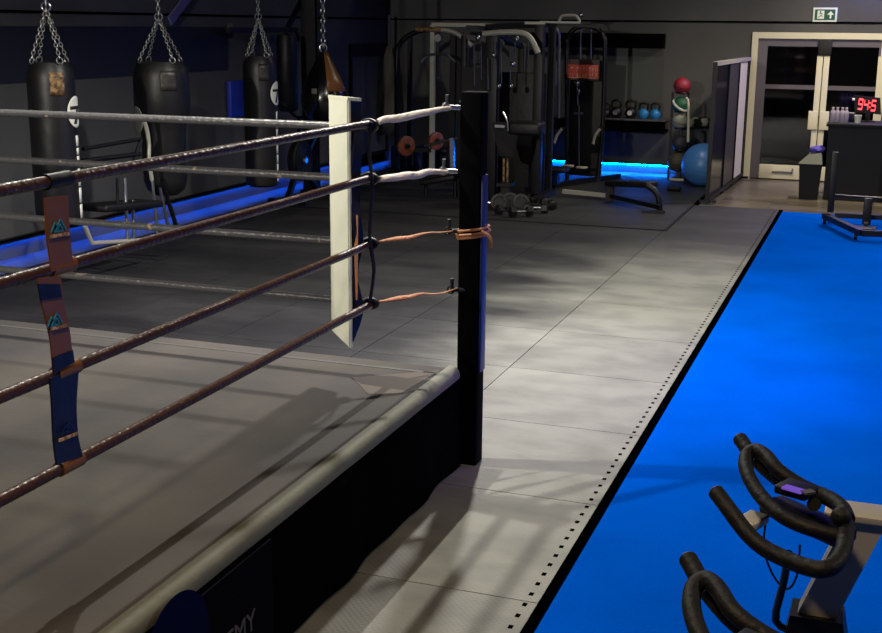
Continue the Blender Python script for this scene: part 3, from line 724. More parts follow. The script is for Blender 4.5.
for px_ in (452, 459):
    q = at(px_, 178, Y=YR_+.4); MB().span((q.x-.04, YR_+.36, 0), (q.x+.04, YR_+.44, 2.0)).build('upright', 'black', t)
q = at(410, 40, Y=YR_+.8); MB().span((q.x-.03, YR_+.77, 0), (q.x+.03, YR_+.83, 1.95)).build('upright', 'blackm', t)
MB().tube([at(438, 33, Y=YR_-.1), at(438, 54, Y=YR_-.1)], .008, 6).build('cable', 'steel', t)
MB().tube([at(a, b, Y=YR_-.1) for a, b in [(421, 62), (425, 57), (431, 54.5), (446, 54.5), (450, 57), (455, 62)]], .016, 8, False, 3).build('pulldown_bar', 'steel', t)
MB().tube([at(438, 38, Y=YR_-.1)+Vector((0, -.02, 0)), at(438, 38, Y=YR_-.1)+Vector((0, .02, 0))], .05, 14).build('pulley', 'steel', t)
bx = MB()
for a, b in [((396, 172), (460, 178)), ((396, 150), (432, 150))]:
    bx.bar(at(*a, Y=YR_), at(*b, Y=YR_), .07, .06)
bx.bar(at(397, 174, Y=YR_), at(410, 168, Y=YR_+.8), .06, .06); bx.build('base_rail', 'black', t)
for i, (px_, py_, r_) in enumerate(((406, 146, .14), (436, 141, .12))):
    c = at(px_, py_, Y=15.75)
    d = thing('weight_plate', ['rust red weight plate stored low on the power rack, left one', 'rust red weight plate behind the pale upright of the power rack'][i], 'weight plate', c, 'rust red weight plates on the power rack')
    MB().lathe([(.03, -.03), (r_*.8, -.03), (r_, -.02), (r_, .02), (r_*.8, .03), (.03, .03)], c, 28, (.75, -.5, 0)).build('disc', 'rust', d)
    MB().lathe([(.015, -.045), (.04, -.045), (.04, .045), (.015, .045)], c, 16, (.75, -.5, 0)).build('hub_ring', 'blackm', d)
    MB().tube([c-Vector((.1, -.07, 0)), c+Vector((.08, -.06, 0))], .014, 8).build('storage_peg', 'black', t)
# low bench in front of the rack
t = thing('flat_bench', 'low black weights bench with pale pad ends standing before the power rack', 'bench', (-5.4, 14.6, 0))
q = at(440, 205, Z=0)
MB().bar(at(423, 182, Y=14.4), at(458, 176, Y=14.4), .3, .07, .02).build('seat_pad', 'vinyl', t)
MB().tube([at(426, 184, Y=14.4), at(426, 203, Y=14.4)], .025, 8).build('leg', 'black', t)
MB().tube([at(455, 178, Y=14.4), at(455, 202, Y=14.4)], .025, 8).build('leg', 'black', t)
MB().bar(at(420, 203, Y=14.4), at(458, 202, Y=14.4), .04, .04).build('base_rail', 'silver', t)
MB().bar(at(452, 138, Y=14.5), at(453, 178, Y=14.5), .05, .05).tube([at(425, 146, Y=14.5), at(457, 138, Y=14.5)], .018, 8).build('barbell_rest', 'steel', t)
for i, (px_, py_) in enumerate(((421, 160), (434, 163), (447, 165), (399, 160))):
    q = at(px_, py_, Y=16.9); 
    o = MB().box((q.x, q.y, .18), (.16, .3, .36), None, .04).build('plyo_block', M['navy'] if i else M['bluevinyl'], None, (q.x, q.y, 0))  # blue light on the blocks put into their vinyl colours
    tag(o, ['first blue padded block behind the weights bench, from the left rack post', 'navy padded block left of the pale upright behind the bench', 'navy padded block right of the pale upright behind the bench', 'blue padded block outside the left leg of the power rack'][i], 'padded block', 'padded blocks behind the bench')

# cable tower
Yc = 14.5
t = thing('cable_tower', 'tall black cable machine with weight stacks and silver top bar beside the ring post', 'gym machine', (-4.7, Yc, 0))
def col_(px0, px1, pyt, Y, z0=0, m='black', name='upright', dep=.08):
    a, b = at(px0, pyt, Y=Y), at(px1, pyt, Y=Y)
    return MB().span((a.x, Y-dep/2, z0), (b.x, Y+dep/2, a.z), .006).build(name, m, t)
col_(487, 499, 30, Yc-.2, dep=.1); col_(519, 527, 46, Yc+.6); col_(462, 467, 35, Yc+.5); col_(536, 545, 24, Yc, dep=.12); col_(549, 556, 27, Yc+.6, m='blackm')
zz = at(500, 25, Y=Yc).z
MB().bar(at(486, 27, Y=Yc-.2), at(556, 24, Y=Yc+.3), .07, .07).bar(at(462, 36, Y=Yc+.5), at(527, 46, Y=Yc+.6), .06, .06).bar(at(493, 30, Y=Yc-.2), at(522, 47, Y=Yc+.6), .06, .06).build('top_frame', 'black', t)
MB().tube([at(a, b, Y=Yc-.3) for a, b in [(483, 34), (500, 32.5), (518, 32.5), (527, 35), (533, 42), (538, 53)]], .034, 10, False, 4).build('curved_grip', 'silver', t)
MB().tube([at(466, 27, Y=Yc-.1), at(487, 28, Y=Yc-.1), at(500, 31, Y=Yc-.3)], .022, 8, False, 3).build('curved_grip', 'steel', t)
MB().bar(at(525, 23, Y=Yc-.1), at(545, 23, Y=Yc-.1), .04, .03).bar(at(540, 22, Y=Yc+.1), at(580, 22.5, Y=Yc+.3), .04, .025).build('top_rail', 'silver', t)
for px_, p0, p1 in ((474, 45, 85), (481, 46, 80), (487.5, 58, 90), (501, 40, 84), (510, 50, 84), (515, 42, 58), (528, 42, 57), (494, 42, 66)):
    MB().tube([at(px_, p0, Y=Yc-.35), at(px_+.5, p1, Y=Yc-.35)], .0075, 6).build('cable', 'steel', t)
for px_, py_ in ((478, 38), (517, 39), (499, 86), (511, 86), (494, 55), (513, 64)):
    c = at(px_, py_, Y=Yc-.37); MB().ball(c, .03, (1, 1, 1.3), 12).build('carabiner', 'steel', t)
c = at(475, 101.5, Y=Yc-.1)
MB().box((c.x, c.y, c.z), (.36, .14, .025)).build('stack_top', 'steel', t)
wp = MB(); z_ = .12
while z_ < c.z-.03: wp.span((c.x-.17, c.y-.06, z_), (c.x+.17, c.y+.06, z_+.045), .004); z_ += .05
wp.build('weight_stack', 'iron', t)
MB().span((c.x-.2, c.y+.07, .05), (c.x+.2, c.y+.09, 1.6)).build('back_guard', 'blackm', t)
a, b = at(500, 72, Y=Yc+.3), at(545, 205, Y=Yc+.3)
MB().span((a.x, Yc+.28, .04), (b.x-.02, Yc+.32, a.z), .01).build('shroud', 'vinyl', t)
MB().span((at(458, 200, Y=Yc).x, Yc-.06, 0), (at(545, 200, Y=Yc).x, Yc+.06, .08)).span((at(492, 200, Y=Yc).x-.05, Yc-.3, 0), (at(492, 200, Y=Yc).x+.05, Yc+.6, .07)).span((at(540, 200, Y=Yc).x-.05, Yc-.3, 0), (at(540, 200, Y=Yc).x+.05, Yc+.6, .07)).build('base_frame', 'black', t)
# preacher pad machine in front of the tower
t = thing('arm_curl_station', 'black padded arm curl station with pale twin post in front of the cable tower', 'gym machine', (-4.3, 14.2, 0))
Yp_ = 13.7
pd = MB(); pd.hexa([at(500, 158, Y=Yp_), at(514, 158, Y=Yp_), at(514, 158, Y=Yp_+.25), at(500, 158, Y=Yp_+.25)], [at(491, 122, Y=Yp_-.05), at(520, 122, Y=Yp_-.05), at(520, 122, Y=Yp_+.3), at(491, 122, Y=Yp_+.3)])
bmesh.ops.bevel(pd.bm, geom=list(pd.bm.edges), offset=.02, segments=2, affect='EDGES'); pd.build('arm_pad', 'vinyl', t)
MB().box(at(527, 128, Y=Yp_+.1), (.4, .3, .16), None, .04).build('chest_pad', 'vinyl', t)
MB().bar(at(495, 126, Y=Yp_-.1), at(505, 126.5, Y=Yp_-.1), .03, .03).tube([at(503, 112, Y=Yp_-.1), at(507, 121, Y=Yp_-.1), at(508, 131, Y=Yp_-.1)], .012, 8, False, 3).tube([at(513, 122, Y=Yp_), at(536, 124, Y=Yp_)], .012, 8).build('rest_bar', 'steel', t)
for px_ in (504, 507.5):
    MB().tube([at(px_, 157, Y=Yp_+.05), at(px_-.5, 182, Y=Yp_+.05)], .015, 8).build('pale_post', 'tan', t)
MB().bar(at(499, 184, Y=Yp_+.05), at(513, 184, Y=Yp_+.05), .2, .04).build('base_plate', 'black', t)
q = at(506, 190, Y=Yp_+.05); q.z = 0; MB().span((q.x-.05, q.y-.05, .05), (q.x+.05, q.y+.05, at(506, 184, Y=Yp_).z)).build('column', 'blackm', t)
MB().span((q.x-.35, q.y-.05, 0), (q.x+.4, q.y+.05, .05)).span((q.x-.05, q.y-.25, 0), (q.x+.05, q.y+.2, .05)).build('base_rail', 'black', t)

# dumbbells and plates heaped on the floor
def dumbbell_mesh(t, c, ax, L=.26, r=.055, m='iron'):
    c, ax = Vector(c), Vector(ax).normalized()
    MB().tube([c-ax*L*.35, c+ax*L*.35], .014, 8).build('grip', 'steel', t)
    for s_ in (-1, 1):
        MB().lathe([(r*.7, -.04), (r, -.03), (r, .03), (r*.7, .04)], c+ax*s_*L*.36, 6, ax).build('head', m, t)
spots = [((489, 208), .3, (1, .3, 0)), ((506, 216), 0, (1, -.4, 0)), ((521, 217), 0, (.8, .6, 0)), ((536, 213), 0, (1, .1, 0)), ((548, 209), 0, (.6, -.7, 0))]
labs = ['black dumbbell lying leftmost of the five at the foot of the curl station', 'black dumbbell lying nearest to the camera at the foot of the curl station', 'black dumbbell lying in the middle of the five on the mats', 'black dumbbell lying second from the right by the curl station', 'black dumbbell lying rightmost of the five, beside the cable tower foot']
for (p, _, ax), lb_ in zip(spots, labs):
    q = at(*p, Z=0); d = thing('dumbbell', lb_, 'dumbbell', q, 'dumbbells on the floor by the curl station')
    dumbbell_mesh(d, (q.x, q.y, .062), ax, .28, .06)
for i, (px_, py_) in enumerate(((499, 211), (510, 209.5), (521, 211))):
    q = at(px_, py_, Z=0); c = Vector((q.x, q.y, .103))
    o = MB().lathe([(.03, -.015), (.07, -.015), (.1, -.01), (.1, .01), (.07, .015), (.03, .015)], c, 28, (.5, -.86, .15)).ring(c+Vector((.008, -.016, 0)), .07, .007, (.5, -.86, .15)).build('weight_plate', mat('grey rubber', (30, 31, 30), .5), None, q)
    tag(o, ['dark grey rubber plate leaning leftmost of three among the floor dumbbells', 'dark grey rubber plate leaning in the middle of three among the floor dumbbells', 'dark grey rubber plate leaning rightmost of three among the floor dumbbells'][i], 'weight plate', 'rubber plates leaning by the curl station')

# lat pulldown
Yl = 16.6
t = thing('lat_pulldown', 'black lat pulldown machine with rounded arch frame and red notice', 'gym machine', (-4, Yl, 0))
for dpx, Yq_, nm in ((0, Yl, 'black'),):
    MB().tube([at(a, b, Y=Yl)+Vector((0, Yq_-Yl, 0)) for a, b in [(567, 182), (567, 120), (567, 50), (568, 38), (573, 30), (581, 26.5), (590, 26.5), (599, 30), (604, 38), (605, 50), (603, 120), (598, 180)]], .032, 10, False, 3).build('arch_frame', nm, t)
MB().tube([at(559, 118, Y=Yl-.2), at(559, 60, Y=Yl-.2), at(559, 36, Y=Yl-.2), at(556, 28, Y=Yl-.2), at(549, 26, Y=Yl-.2), at(545, 29, Y=Yl-.2)], .022, 8, False, 3).build('silver_tube', 'steel', t)
MB().tube([at(a, b, Y=Yl-.2) for a, b in [(559, 22), (561, 17), (565, 15.5), (575, 15.5), (578, 18), (580, 22)]], .02, 8, False, 3).build('top_handle', 'silver', t)
MB().ball(at(581, 15, Y=Yl-.2), .03).build('top_knob', 'steel', t)
MB().bar(at(556, 24, Y=Yl-.1), at(604, 27, Y=Yl-.1), .05, .04).build('top_beam', 'black', t)
for px_ in (580.5, 591): MB().tube([at(px_, 29, Y=Yl+.1), at(px_, 66, Y=Yl+.1)], .011, 8).build('guide_rod', 'steel', t)
a, b = at(571, 78, Y=Yl+.25), at(601, 176, Y=Yl+.25)
MB().span((a.x, Yl+.2, .05), (b.x, Yl+.28, at(580, 60, Y=Yl+.25).z), .01).build('shroud', 'vinyl', t)
for p, q in (((577, 85), (578, 105)), ((579, 105), (579, 165))): MB().tube([at(*p, Y=Yl), at(*q, Y=Yl)], .008, 6).build('cable', 'steel', t)
MB().ball(at(577.5, 84, Y=Yl), .035, (.8, .8, 1.3), 12).ball(at(578.5, 92, Y=Yl), .03, (.8, .8, 1.5), 12).build('carabiner', 'steel', t)
MB().bar(at(574, 113.5, Y=Yl-.05), at(583, 113.5, Y=Yl-.05), .03, .03).build('row_handle', 'steel', t)
for pts in ([(554, 143), (557, 135), (562, 129)], [(593, 144), (595, 136), (600, 129)]):
    MB().tube([at(a, b, Y=Yl-.4) for a, b in pts], .02, 8, False, 3).build('curved_handle', 'silver', t)
q = at(600, 128, Y=Yl-.4)
MB().bar(at(561, 129, Y=Yl-.4), at(567, 127, Y=Yl), .03, .03).bar(at(599.5, 129, Y=Yl-.4), at(601, 127, Y=Yl), .03, .03).build('handle_arm', 'black', t)
MB().box(at(552, 169, Y=Yl-.9), (.42, .34, .06), None, .02).build('seat_pad', 'vinyl', t)
q = at(553, 172, Y=Yl-.9); MB().span((q.x-.06, q.y-.06, .05), (q.x+.08, q.y+.06, q.z-.01)).build('seat_post', 'bluevinyl', t)
MB().bar((q.x, q.y, .035), (q.x+.6, Yl+.5, .035), .08, .07).bar(at(566, 184, Y=Yl), at(600, 182, Y=Yl), .08, .06).build('base_frame', 'black', t)
for k in range(2): MB().box(at(568+14*k, 166+1.5*k, Y=Yl-.25), (.15, .1, .03), None, .01).build('foot_rest', 'silver', t)
c = at(583, 71, Y=Yl-.02)
sg = thing('notice_board', 'small red notice with two rows of white lettering on the lat pulldown', 'sign', c)
a, b = at(568, 64.5, Y=Yl-.05), at(598, 79, Y=Yl-.05)
pn = MB().span((a.x, Yl-.06, b.z), (b.x, Yl-.045, a.z), .004).build('plate', 'red', sg)
MB().span((a.x-.01, Yl-.044, b.z-.02), (b.x+.01, Yl-.035, a.z+.07)).build('backing', mat('dark red board', (50, 12, 18), .5), sg)
lt_ = MB(); W = b.x-a.x; Hh = a.z-b.z; Ys = Yl-.063
for row in range(2):
    zc_ = b.z+Hh*(.68-.42*row); x_ = a.x+W*.08
    for k, w in enumerate((.14, .0, .05, .07, .06, .06, .07, .06, .06)):
        if w:
            lt_.bar((x_, Ys, zc_-Hh*.12), (x_+W*.02, Ys, zc_+Hh*.12), .003, W*.022)
            if k % 2 == row: lt_.bar((x_, Ys, zc_+Hh*.1), (x_+W*w*.7, Ys, zc_+Hh*.1), .003, W*.02)
            else: lt_.bar((x_+W*w*.6, Ys, zc_-Hh*.12), (x_+W*w*.6, Ys, zc_+Hh*.1), .003, W*.02)
        x_ += W*(w+.04)
lt_.span((a.x+W*.02, Ys, b.z+Hh*.04), (b.x-W*.02, Ys+.002, b.z+Hh*.08)); lt_.build('lettering', 'label', pn)
# flat bench with curved leg in front
t = thing('rower_bench', 'low black bench with one curved leg and long floor rail before the shelf', 'bench', (-2.9, 14.5, 0))
pA, pB, pC = at(609, 200.5, Z=0), at(660, 213.5, Z=0), at(563, 196, Z=0)
mdY = 14.5
A_, B_ = at(610, 183, Y=14.7), at(653, 184.5, Y=14.35)
MB().bar(A_, B_, .22, .07, .02).build('seat_pad', 'vinyl', t)
MB().span((pA.x-.04, pA.y-.04, 0), (pA.x+.05, pA.y+.04, A_.z-.03)).build('leg', 'black', t)
MB().tube([at(a, b, Y=14.2) for a, b in [(648, 186), (654, 190), (658.5, 198), (660, 212)]], .035, 10, False, 4).build('leg', 'black', t)
MB().bar((pC.x, pC.y, .06), (pA.x, pA.y, .06), .05, .05).build('floor_rail', 'silver', t)
MB().bar((pA.x, pA.y, .06), (pB.x, pB.y, .07), .04, .05).build('floor_rail', 'black', t)
MB().span((pB.x-.2, pB.y-.05, 0), (pB.x+.05, pB.y+.05, .03)).build('foot', 'black', t)

# ------------------------------------------------------------------ shelf wall
a, b = at(601, 33, Y=YB), at(665, 48, Y=YB)
o = MB().span((-5.0, YB-.2, b.z), (b.x, YB, a.z), .005).build('header_box', 'header', None, (-4, YB, b.z))
tag(o, 'long black box fixed on the far wall above the kettlebells', 'wall box')
struct('trim_6', MB().span((-5.0, YB-.01, .8), (b.x, YB, b.z)), mat('grey panel', (70, 74, 74), .6))
s0, s1 = at(602, 118, Y=YB-.35), at(665, 133, Y=YB-.35)
SZ = s0.z
t = thing('wall_shelf', 'deep black wall shelf carrying the row of kettlebells', 'shelf', (-3.6, YB, SZ))
MB().span((-5.0, YB-.38, SZ-.025), (s1.x, YB, SZ), .004).build('shelf_board', mat('shelf top', (70, 70, 74), .5), t)
MB().span((-5.0, YB-.36, s1.z), (s1.x-.01, YB-.3, SZ-.025)).span((-5.0, YB-.3, s1.z), (s1.x-.01, YB, s1.z+.03)).build('fascia', 'header', t)
def kettlebell(loc, r, m, label, face):
    t = thing('kettlebell', label, 'kettlebell', loc, 'kettlebells on the wall shelf'); x, y, z = loc
    MB().lathe([(0, 0), (r*.6, 0), (r*.9, r*.35), (r, r*.85), (r*.9, r*1.35), (r*.55, r*1.75), (r*.3, r*1.85), (0, r*1.86)], loc, 24).build('bell', m, t)
    MB().tube([(x-r*.55, y, z+r*1.5), (x-r*.78, y, z+r*2.1), (x-r*.62, y, z+r*2.7), (x, y, z+r*2.9), (x+r*.62, y, z+r*2.7), (x+r*.78, y, z+r*2.1), (x+r*.55, y, z+r*1.5)], r*.2, 8, False, 4).build('handle', 'iron', t)
    if face: MB().lathe([(0, 0), (r*.45, 0), (r*.4, .01), (0, .01)], (x, y-r*.94, z+r*.9), 16, (0.2, -1, .1)).build('face_mark', face, t)
ky = YB-.2
for px_, r_, m_, lb_, f_ in ((606, .07, 'iron', 'small black kettlebell half hidden at the left end of the shelf', 'steel'), (616, .088, 'iron', 'black kettlebell with silver mark, second on the shelf from the lat pulldown', 'steel'), (630.5, .088, 'iron', 'black kettlebell with silver mark standing next to the blue kettlebells', 'steel'), (643.5, .078, 'kettleblue', 'blue kettlebell standing beside the black ones on the shelf', None), (655, .078, 'kettleblue', 'blue kettlebell at the right end of the shelf', None)):
    q = at(px_, 118, Y=ky); kettlebell((q.x, ky, SZ), r_, m_, lb_, f_)

# ------------------------------------------------------------------ ball tower, dumbbell rack, gym ball
Yb_ = 17.35
t = thing('ball_rack', 'slim black upright rack holding a column of medicine balls', 'rack', (-2.85, Yb_, 0))
xl, xr = at(671.5, 170, Y=Yb_).x, at(690, 170, Y=Yb_).x
balls = [(682, 86, 7.8, 'redball', 'red medicine ball at the top of the ball rack'), (680.5, 105, 7.5, 'greenball', 'green and white medicine ball, second from the top of the ball rack'), (680, 121.5, 7.3, 'greyball', 'pale grey medicine ball in the middle of the ball rack'), (680, 143.5, 7.6, 'darkball', 'dark grey medicine ball above the olive one on the ball rack'), (677.5, 161.5, 9.2, 'olive', 'large olive medicine ball at the bottom of the ball rack')]
for px_ in (672.5, 688): q = at(px_, 100, Y=Yb_+.05); MB().span((q.x-.015, Yb_+.03, 0), (q.x+.015, Yb_+.06, at(680, 92, Y=Yb_).z)).build('upright', 'black', t)
q = at(680, 170, Y=Yb_); MB().span((xl, Yb_-.15, 0), (xr-.06, Yb_+.15, .03)).build('base', 'silver', t)
for px_, py_, r_, m_, lb_ in balls:
    c = at(px_, py_, Y=Yb_-.12); R_ = r_/F*17.9*1.03
    ob = thing('medicine_ball', lb_, 'medicine ball', (c.x, c.y, c.z-R_), 'medicine balls on the ball rack')
    MB().ball(c, R_).build('ball_shell', m_, ob)
    if m_ == 'greenball': MB().ring(c, R_*.99, .018, (.55, -.3, .75), 28).build('white_stripe', 'cup', ob)
    else: MB().ring(c, R_*.995, .004, (.2, -.2, .9), 28).build('seam', 'blackm', ob)
    MB().ring((c.x, c.y, c.z-R_*.78), R_*.68, .01, (0, 0, 1), 20).bar((c.x, c.y+R_*.6, c.z-R_*.78), (c.x, Yb_+.04, c.z-R_*.78), .02, .02).build('cradle', 'black', t)
MB().tube([at(a, b, Y=Yb_-.3) for a, b in [(686, 98), (688, 101), (688.5, 118), (688, 142)]], .018, 8, False, 3).build('pale_bar', 'cream', t)
t = thing('dumbbell_rack', 'two tier dumbbell rack running towards the mirror screen beside the medicine balls', 'rack', (-2.35, 17.1, 0))
r0, r1 = Vector((-2.64, 17.3, 0)), Vector((-2.3, 17.78, 0))
u_ = (r1-r0).normalized(); nrm = Vector((u_.y, -u_.x, 0))
tiers = []
zA, zB = at(692, 123, Y=17.4).z-.04, at(692, 150, Y=17.4).z-.04
for z_, ri in ((zA, .0), (zB, .0)):
    MB().bar(r0+Vector((0, 0, z_-.03)), r1+Vector((0, 0, z_-.03)), .22, .03).build('tray', 'black', t); tiers.append(z_)
for e in (r0, r1): MB().bar(e+Vector((0, 0, .03)), e+Vector((0, 0, zA)), .05, .05).box(e+Vector((0, 0, .015)), (.16, .16, .03)).build('stand', 'black', t)
n = 0
for ti, z_ in enumerate(tiers):
    for k in range(4):
        c = r0.lerp(r1, .14+.24*k)+Vector((0, 0, z_+.062-.015)); lab = '%s dumbbell on the %s tier of the dumbbell rack, %s' % ('silver grey' if (k+ti) % 2 == 0 else 'black', ['upper', 'lower'][ti], ['nearest the medicine balls', 'second from the medicine balls', 'second from the mirror screen', 'nearest the mirror screen'][k])
        d = thing('dumbbell', lab, 'dumbbell', c, 'dumbbells on the rack')
        dumbbell_mesh(d, c, nrm, .24, .06, 'silver' if (k+ti) % 2 == 0 else 'iron')
gb = Vector((-2.235, 16.75, .29))
t = thing('exercise_ball', 'large shiny blue exercise ball on the floor behind the mirror screen', 'exercise ball', (gb.x, gb.y, 0))
MB().ball(gb, .29, (1, 1, 1), 40).build('ball_shell', 'gymball', t)
rb_ = MB()
for k in range(9):
    z_ = gb.z+.29*math.sin((k-4)*.2); rb_.ring((gb.x, gb.y, z_), .29*math.cos((k-4)*.2), .0025, (0, 0, 1), 40)
rb_.build('ridges', 'gymball', t)
q = at(674, 191, Z=0)
o = MB().box((q.x, q.y, .03), (.17, .12, .06), None, .015).build('foam_block', 'rubber', None, (q.x, q.y, 0)); tag(o, 'small black foam block on the mats in front of the blue exercise ball', 'block')

# ------------------------------------------------------------------ screen
p0, p1 = at(707, 203, Z=0), at(741, 178, Z=0)
zt = at(711, 62, Y=p0.y).z
t = thing('mirror_screen', 'tall black framed mirror screen with a reflection painted as its cream panel, edge on beside the glass doors', 'screen', (p0.x, p0.y, 0))
d_ = (p1-p0); 
def sp(f, z=0): return Vector((p0.x+d_.x*f, p0.y+d_.y*f, z))
# fractions where the uprights stand
fr_ = [0.0]
for px_ in (727, 737.3, 745.6):
    best = min((abs(at(px_, 90, X=sp(f/200).x).y-sp(f/200).y), f/200) for f in range(201)); fr_.append(best[1])
fr_.append(1.0)
for f in fr_: MB().bar(sp(f, 0), sp(f, zt), .05, .05).build('upright', 'black', t)
MB().bar(sp(0, zt-.02), sp(1, zt-.02), .06, .05).build('top_rail', 'silver', t)
MB().bar(sp(0, .06), sp(1, .06), .06, .05).build('bottom_rail', 'black', t)
pm = [mat('dark glossy panel', (22, 22, 34), .2), mat('grey panel cloth', (56, 54, 58), .4), M['cream'], mat('brown panel', (44, 36, 30), .5)]  # cream panel paints the door jamb's reflection in the mirror
for k in range(4): MB().bar(sp(fr_[k]+.006, zt/2+.02), sp(fr_[k+1]-.006, zt/2+.02), .02, zt-.1).build('panel', pm[k], t)
for f in (.01, .99): MB().bar(sp(f, .015)-Vector((.1, 0, 0)), sp(f, .015)+Vector((.1, 0, 0)), .05, .03).build('foot', 'black', t)

# ------------------------------------------------------------------ bin, counter and what stands on it
t = thing('waste_bin', 'black waste bin with grey lid standing in front of the glass doors', 'bin', (-.87, 16.15, ZS))
bx_, by_ = at(809, 197, Z=ZS).x, 16.15
zl = at(810, 163, Y=by_).z
MB().hexa([(bx_-.11, by_-.11, ZS), (bx_+.11, by_-.11, ZS), (bx_+.11, by_+.11, ZS), (bx_-.11, by_+.11, ZS)], [(bx_-.135, by_-.135, zl), (bx_+.135, by_-.135, zl), (bx_+.135, by_+.135, zl), (bx_-.135, by_+.135, zl)]).build('bin_body', 'dark', t)
MB().hexa([(bx_-.145, by_-.145, zl), (bx_+.145, by_-.145, zl), (bx_+.145, by_+.145, zl), (bx_-.145, by_+.145, zl)], [(bx_-.02, by_-.1, zl+.12), (bx_+.12, by_-.1, zl+.14), (bx_+.12, by_+.12, zl+.14), (bx_-.02, by_+.12, zl+.12)]).build('lid', 'binlid', t)
cz0 = zl+.135
o = MB().ball((bx_+.06, by_, cz0+.04), .09, (1.1, 1, .5), 16)
for v in o.bm.verts: v.co += Vector((random.uniform(-.012, .012),)*3)
o = o.build('cloth', 'clothblue', None, (bx_+.06, by_, cz0)); tag(o, 'crumpled violet cloth lying on the lid of the waste bin', 'cloth')
cx0 = at(823, 199, Z=ZS).x; cyy = 16.1; ctz = at(835, 123.5, Y=cyy).z
t = thing('counter', 'long black reception counter standing before the glass doors', 'counter', (cx0+.9, cyy+.4, ZS))
MB().span((cx0, cyy+.03, ZS), (cx0+2.6, cyy+.65, ctz-.04)).build('cabinet', 'dark', t)
MB().span((cx0-.03, cyy, ctz-.04), (cx0+2.63, cyy+.7, ctz), .006).build('worktop', 'dark', t)
MB().span((cx0+.04, cyy+.045, ZS), (cx0+2.55, cyy+.06, .08)).build('kick_board', 'blackm', t)
for i, (px_, lb_) in enumerate(((832, 'clear bottle at the left end of the counter'), (836.5, 'clear bottle second from the left end of the counter'), (841.5, 'clear bottle with violet tint third from the left on the counter'), (845.5, 'clear bottle nearest the white cup on the counter'))):
    q = at(px_, 123, Y=cyy+.2); h = .19
    b_ = thing('bottle', lb_, 'bottle', (q.x, cyy+.2, ctz), 'bottles on the counter')
    MB().lathe([(0, 0), (.03, 0), (.032, .01), (.032, h*.6), (.026, h*.75), (.013, h*.85), (.013, h*.93), (0, h*.93)], (q.x, cyy+.2, ctz), 16).build('bottle_body', 'plastic', b_)
    MB().lathe([(0, h*.92), (.016, h*.92), (.016, h), (0, h)], (q.x, cyy+.2, ctz), 12).build('cap', 'cup', b_)
q = at(858, 118, Y=cyy+.2)
o = MB().lathe([(0, 0), (.035, 0), (.045, .1), (.04, .1), (.032, .01), (0, .01)], (q.x, cyy+.2, ctz), 20).build('cup', 'cup', None, (q.x, cyy+.2, ctz)); tag(o, 'white paper cup on the counter under the red digital clock', 'cup')
q = at(849, 115, Y=cyy+.35)
o = MB().box((q.x, cyy+.4, ctz+.06), (.16, .1, .12), None, .02).build('card_box', 'navy', None, (q.x, cyy+.4, ctz)); tag(o, 'small dark box on the counter between the bottles and the cup', 'box')
# clock with red digits
Yk = cyy+.5
ca, cb2, cc = at(855.5, 97, Y=Yk), at(878.5, 99.5, Y=Yk), at(856.5, 110.5, Y=Yk)
t = thing('digital_clock', 'digital clock with glowing red digits standing on the counter', 'clock', ((ca.x+cb2.x)/2, Yk, ctz))
ux = (cb2-ca); hz = ca.z-cc.z
MB().hexa([cc+Vector((-.02, 0, -.02)), cc+ux+Vector((.02, 0, -.02)), cc+ux+Vector((.02, .05, -.02)), cc+Vector((-.02, .05, -.02))], [ca+Vector((-.02, 0, .02)), cb2+Vector((.02, 0, .02)), cb2+Vector((.02, .05, .02)), ca+Vector((-.02, .05, .02))]).build('case', 'black', t)
MB().bar((cc.x+ux.x/2, Yk+.03, ctz), (cc.x+ux.x/2, Yk+.03, cc.z), .06, .05).span((cc.x+ux.x/2-.1, Yk-.04, ctz), (cc.x+ux.x/2+.1, Yk+.1, ctz+.012)).build('stand', 'black', t)
SEG = {'9': 'abcdfg', '4': 'bcfg', '5': 'acdfg', '0': 'abcdef'}
segp = {'a': ((0, 1), (1, 1)), 'b': ((1, 1), (1, .5)), 'c': ((1, .5), (1, 0)), 'd': ((0, 0), (1, 0)), 'e': ((0, 0), (0, .5)), 'f': ((0, .5), (0, 1)), 'g': ((0, .5), (1, .5))}
dg = MB(); W_ = ux.length
def ck(u, v): return cc+ux*(u/1.0)+Vector((0, -.006, hz*v))
pos = (.05, .3, .62)
for ch, u0 in zip('945', pos):
    for s_ in SEG[ch]:
        (a0, b0), (a1, b1) = segp[s_]
        dg.bar(ck(u0+a0*.17+b0*.03, .14+b0*.72), ck(u0+a1*.17+b1*.03, .14+b1*.72), .006, .021)
for v in (.35, .65): dg.box(ck(.55, v), (.018, .006, .018))
dg.build('digits', 'digit', t)
MB().ball(at(853.5, 99.5, Y=Yk), .018).build('side_button', 'cup', t)
MB().tube([at(853.5, 99.5, Y=Yk), ca+Vector((0, .02, -.03))], .006, 6).build('cable', 'black', t)

# wheeled base in front of the counter
t = thing('rolling_stand', 'black wheeled stand base with one tall post on the end of the turf', 'stand', (-.3, 14, 0))
sA, sB, sC = at(825, 216, Z=.09), at(862, 233, Z=.09), at(886, 221, Z=.09)
hp_ = at(835.5, 152, Y=sA.y+.2)
MB().bar(sA, sB, .07, .06).bar(sA+Vector((.1, .1, 0)), (sC.x+.3, sA.y+.1, .1), .06, .05).bar(sB, (sC.x+.4, sB.y+.1, .09), .07, .06).build('base_frame', 'black', t)
bp_ = at(835.5, 212, Z=.11); MB().span((hp_.x-.035, hp_.y-.035, .11), (hp_.x+.035, hp_.y+.035, hp_.z), .006).build('tall_post', 'black', t)
sp_ = Vector((at(868, 205, Y=13.9).x, 13.9, 0)); MB().span((sp_.x-.045, sp_.y-.04, .03), (sp_.x+.045, sp_.y+.04, at(868, 198, Y=13.9).z), .01).build('short_post', 'black', t)
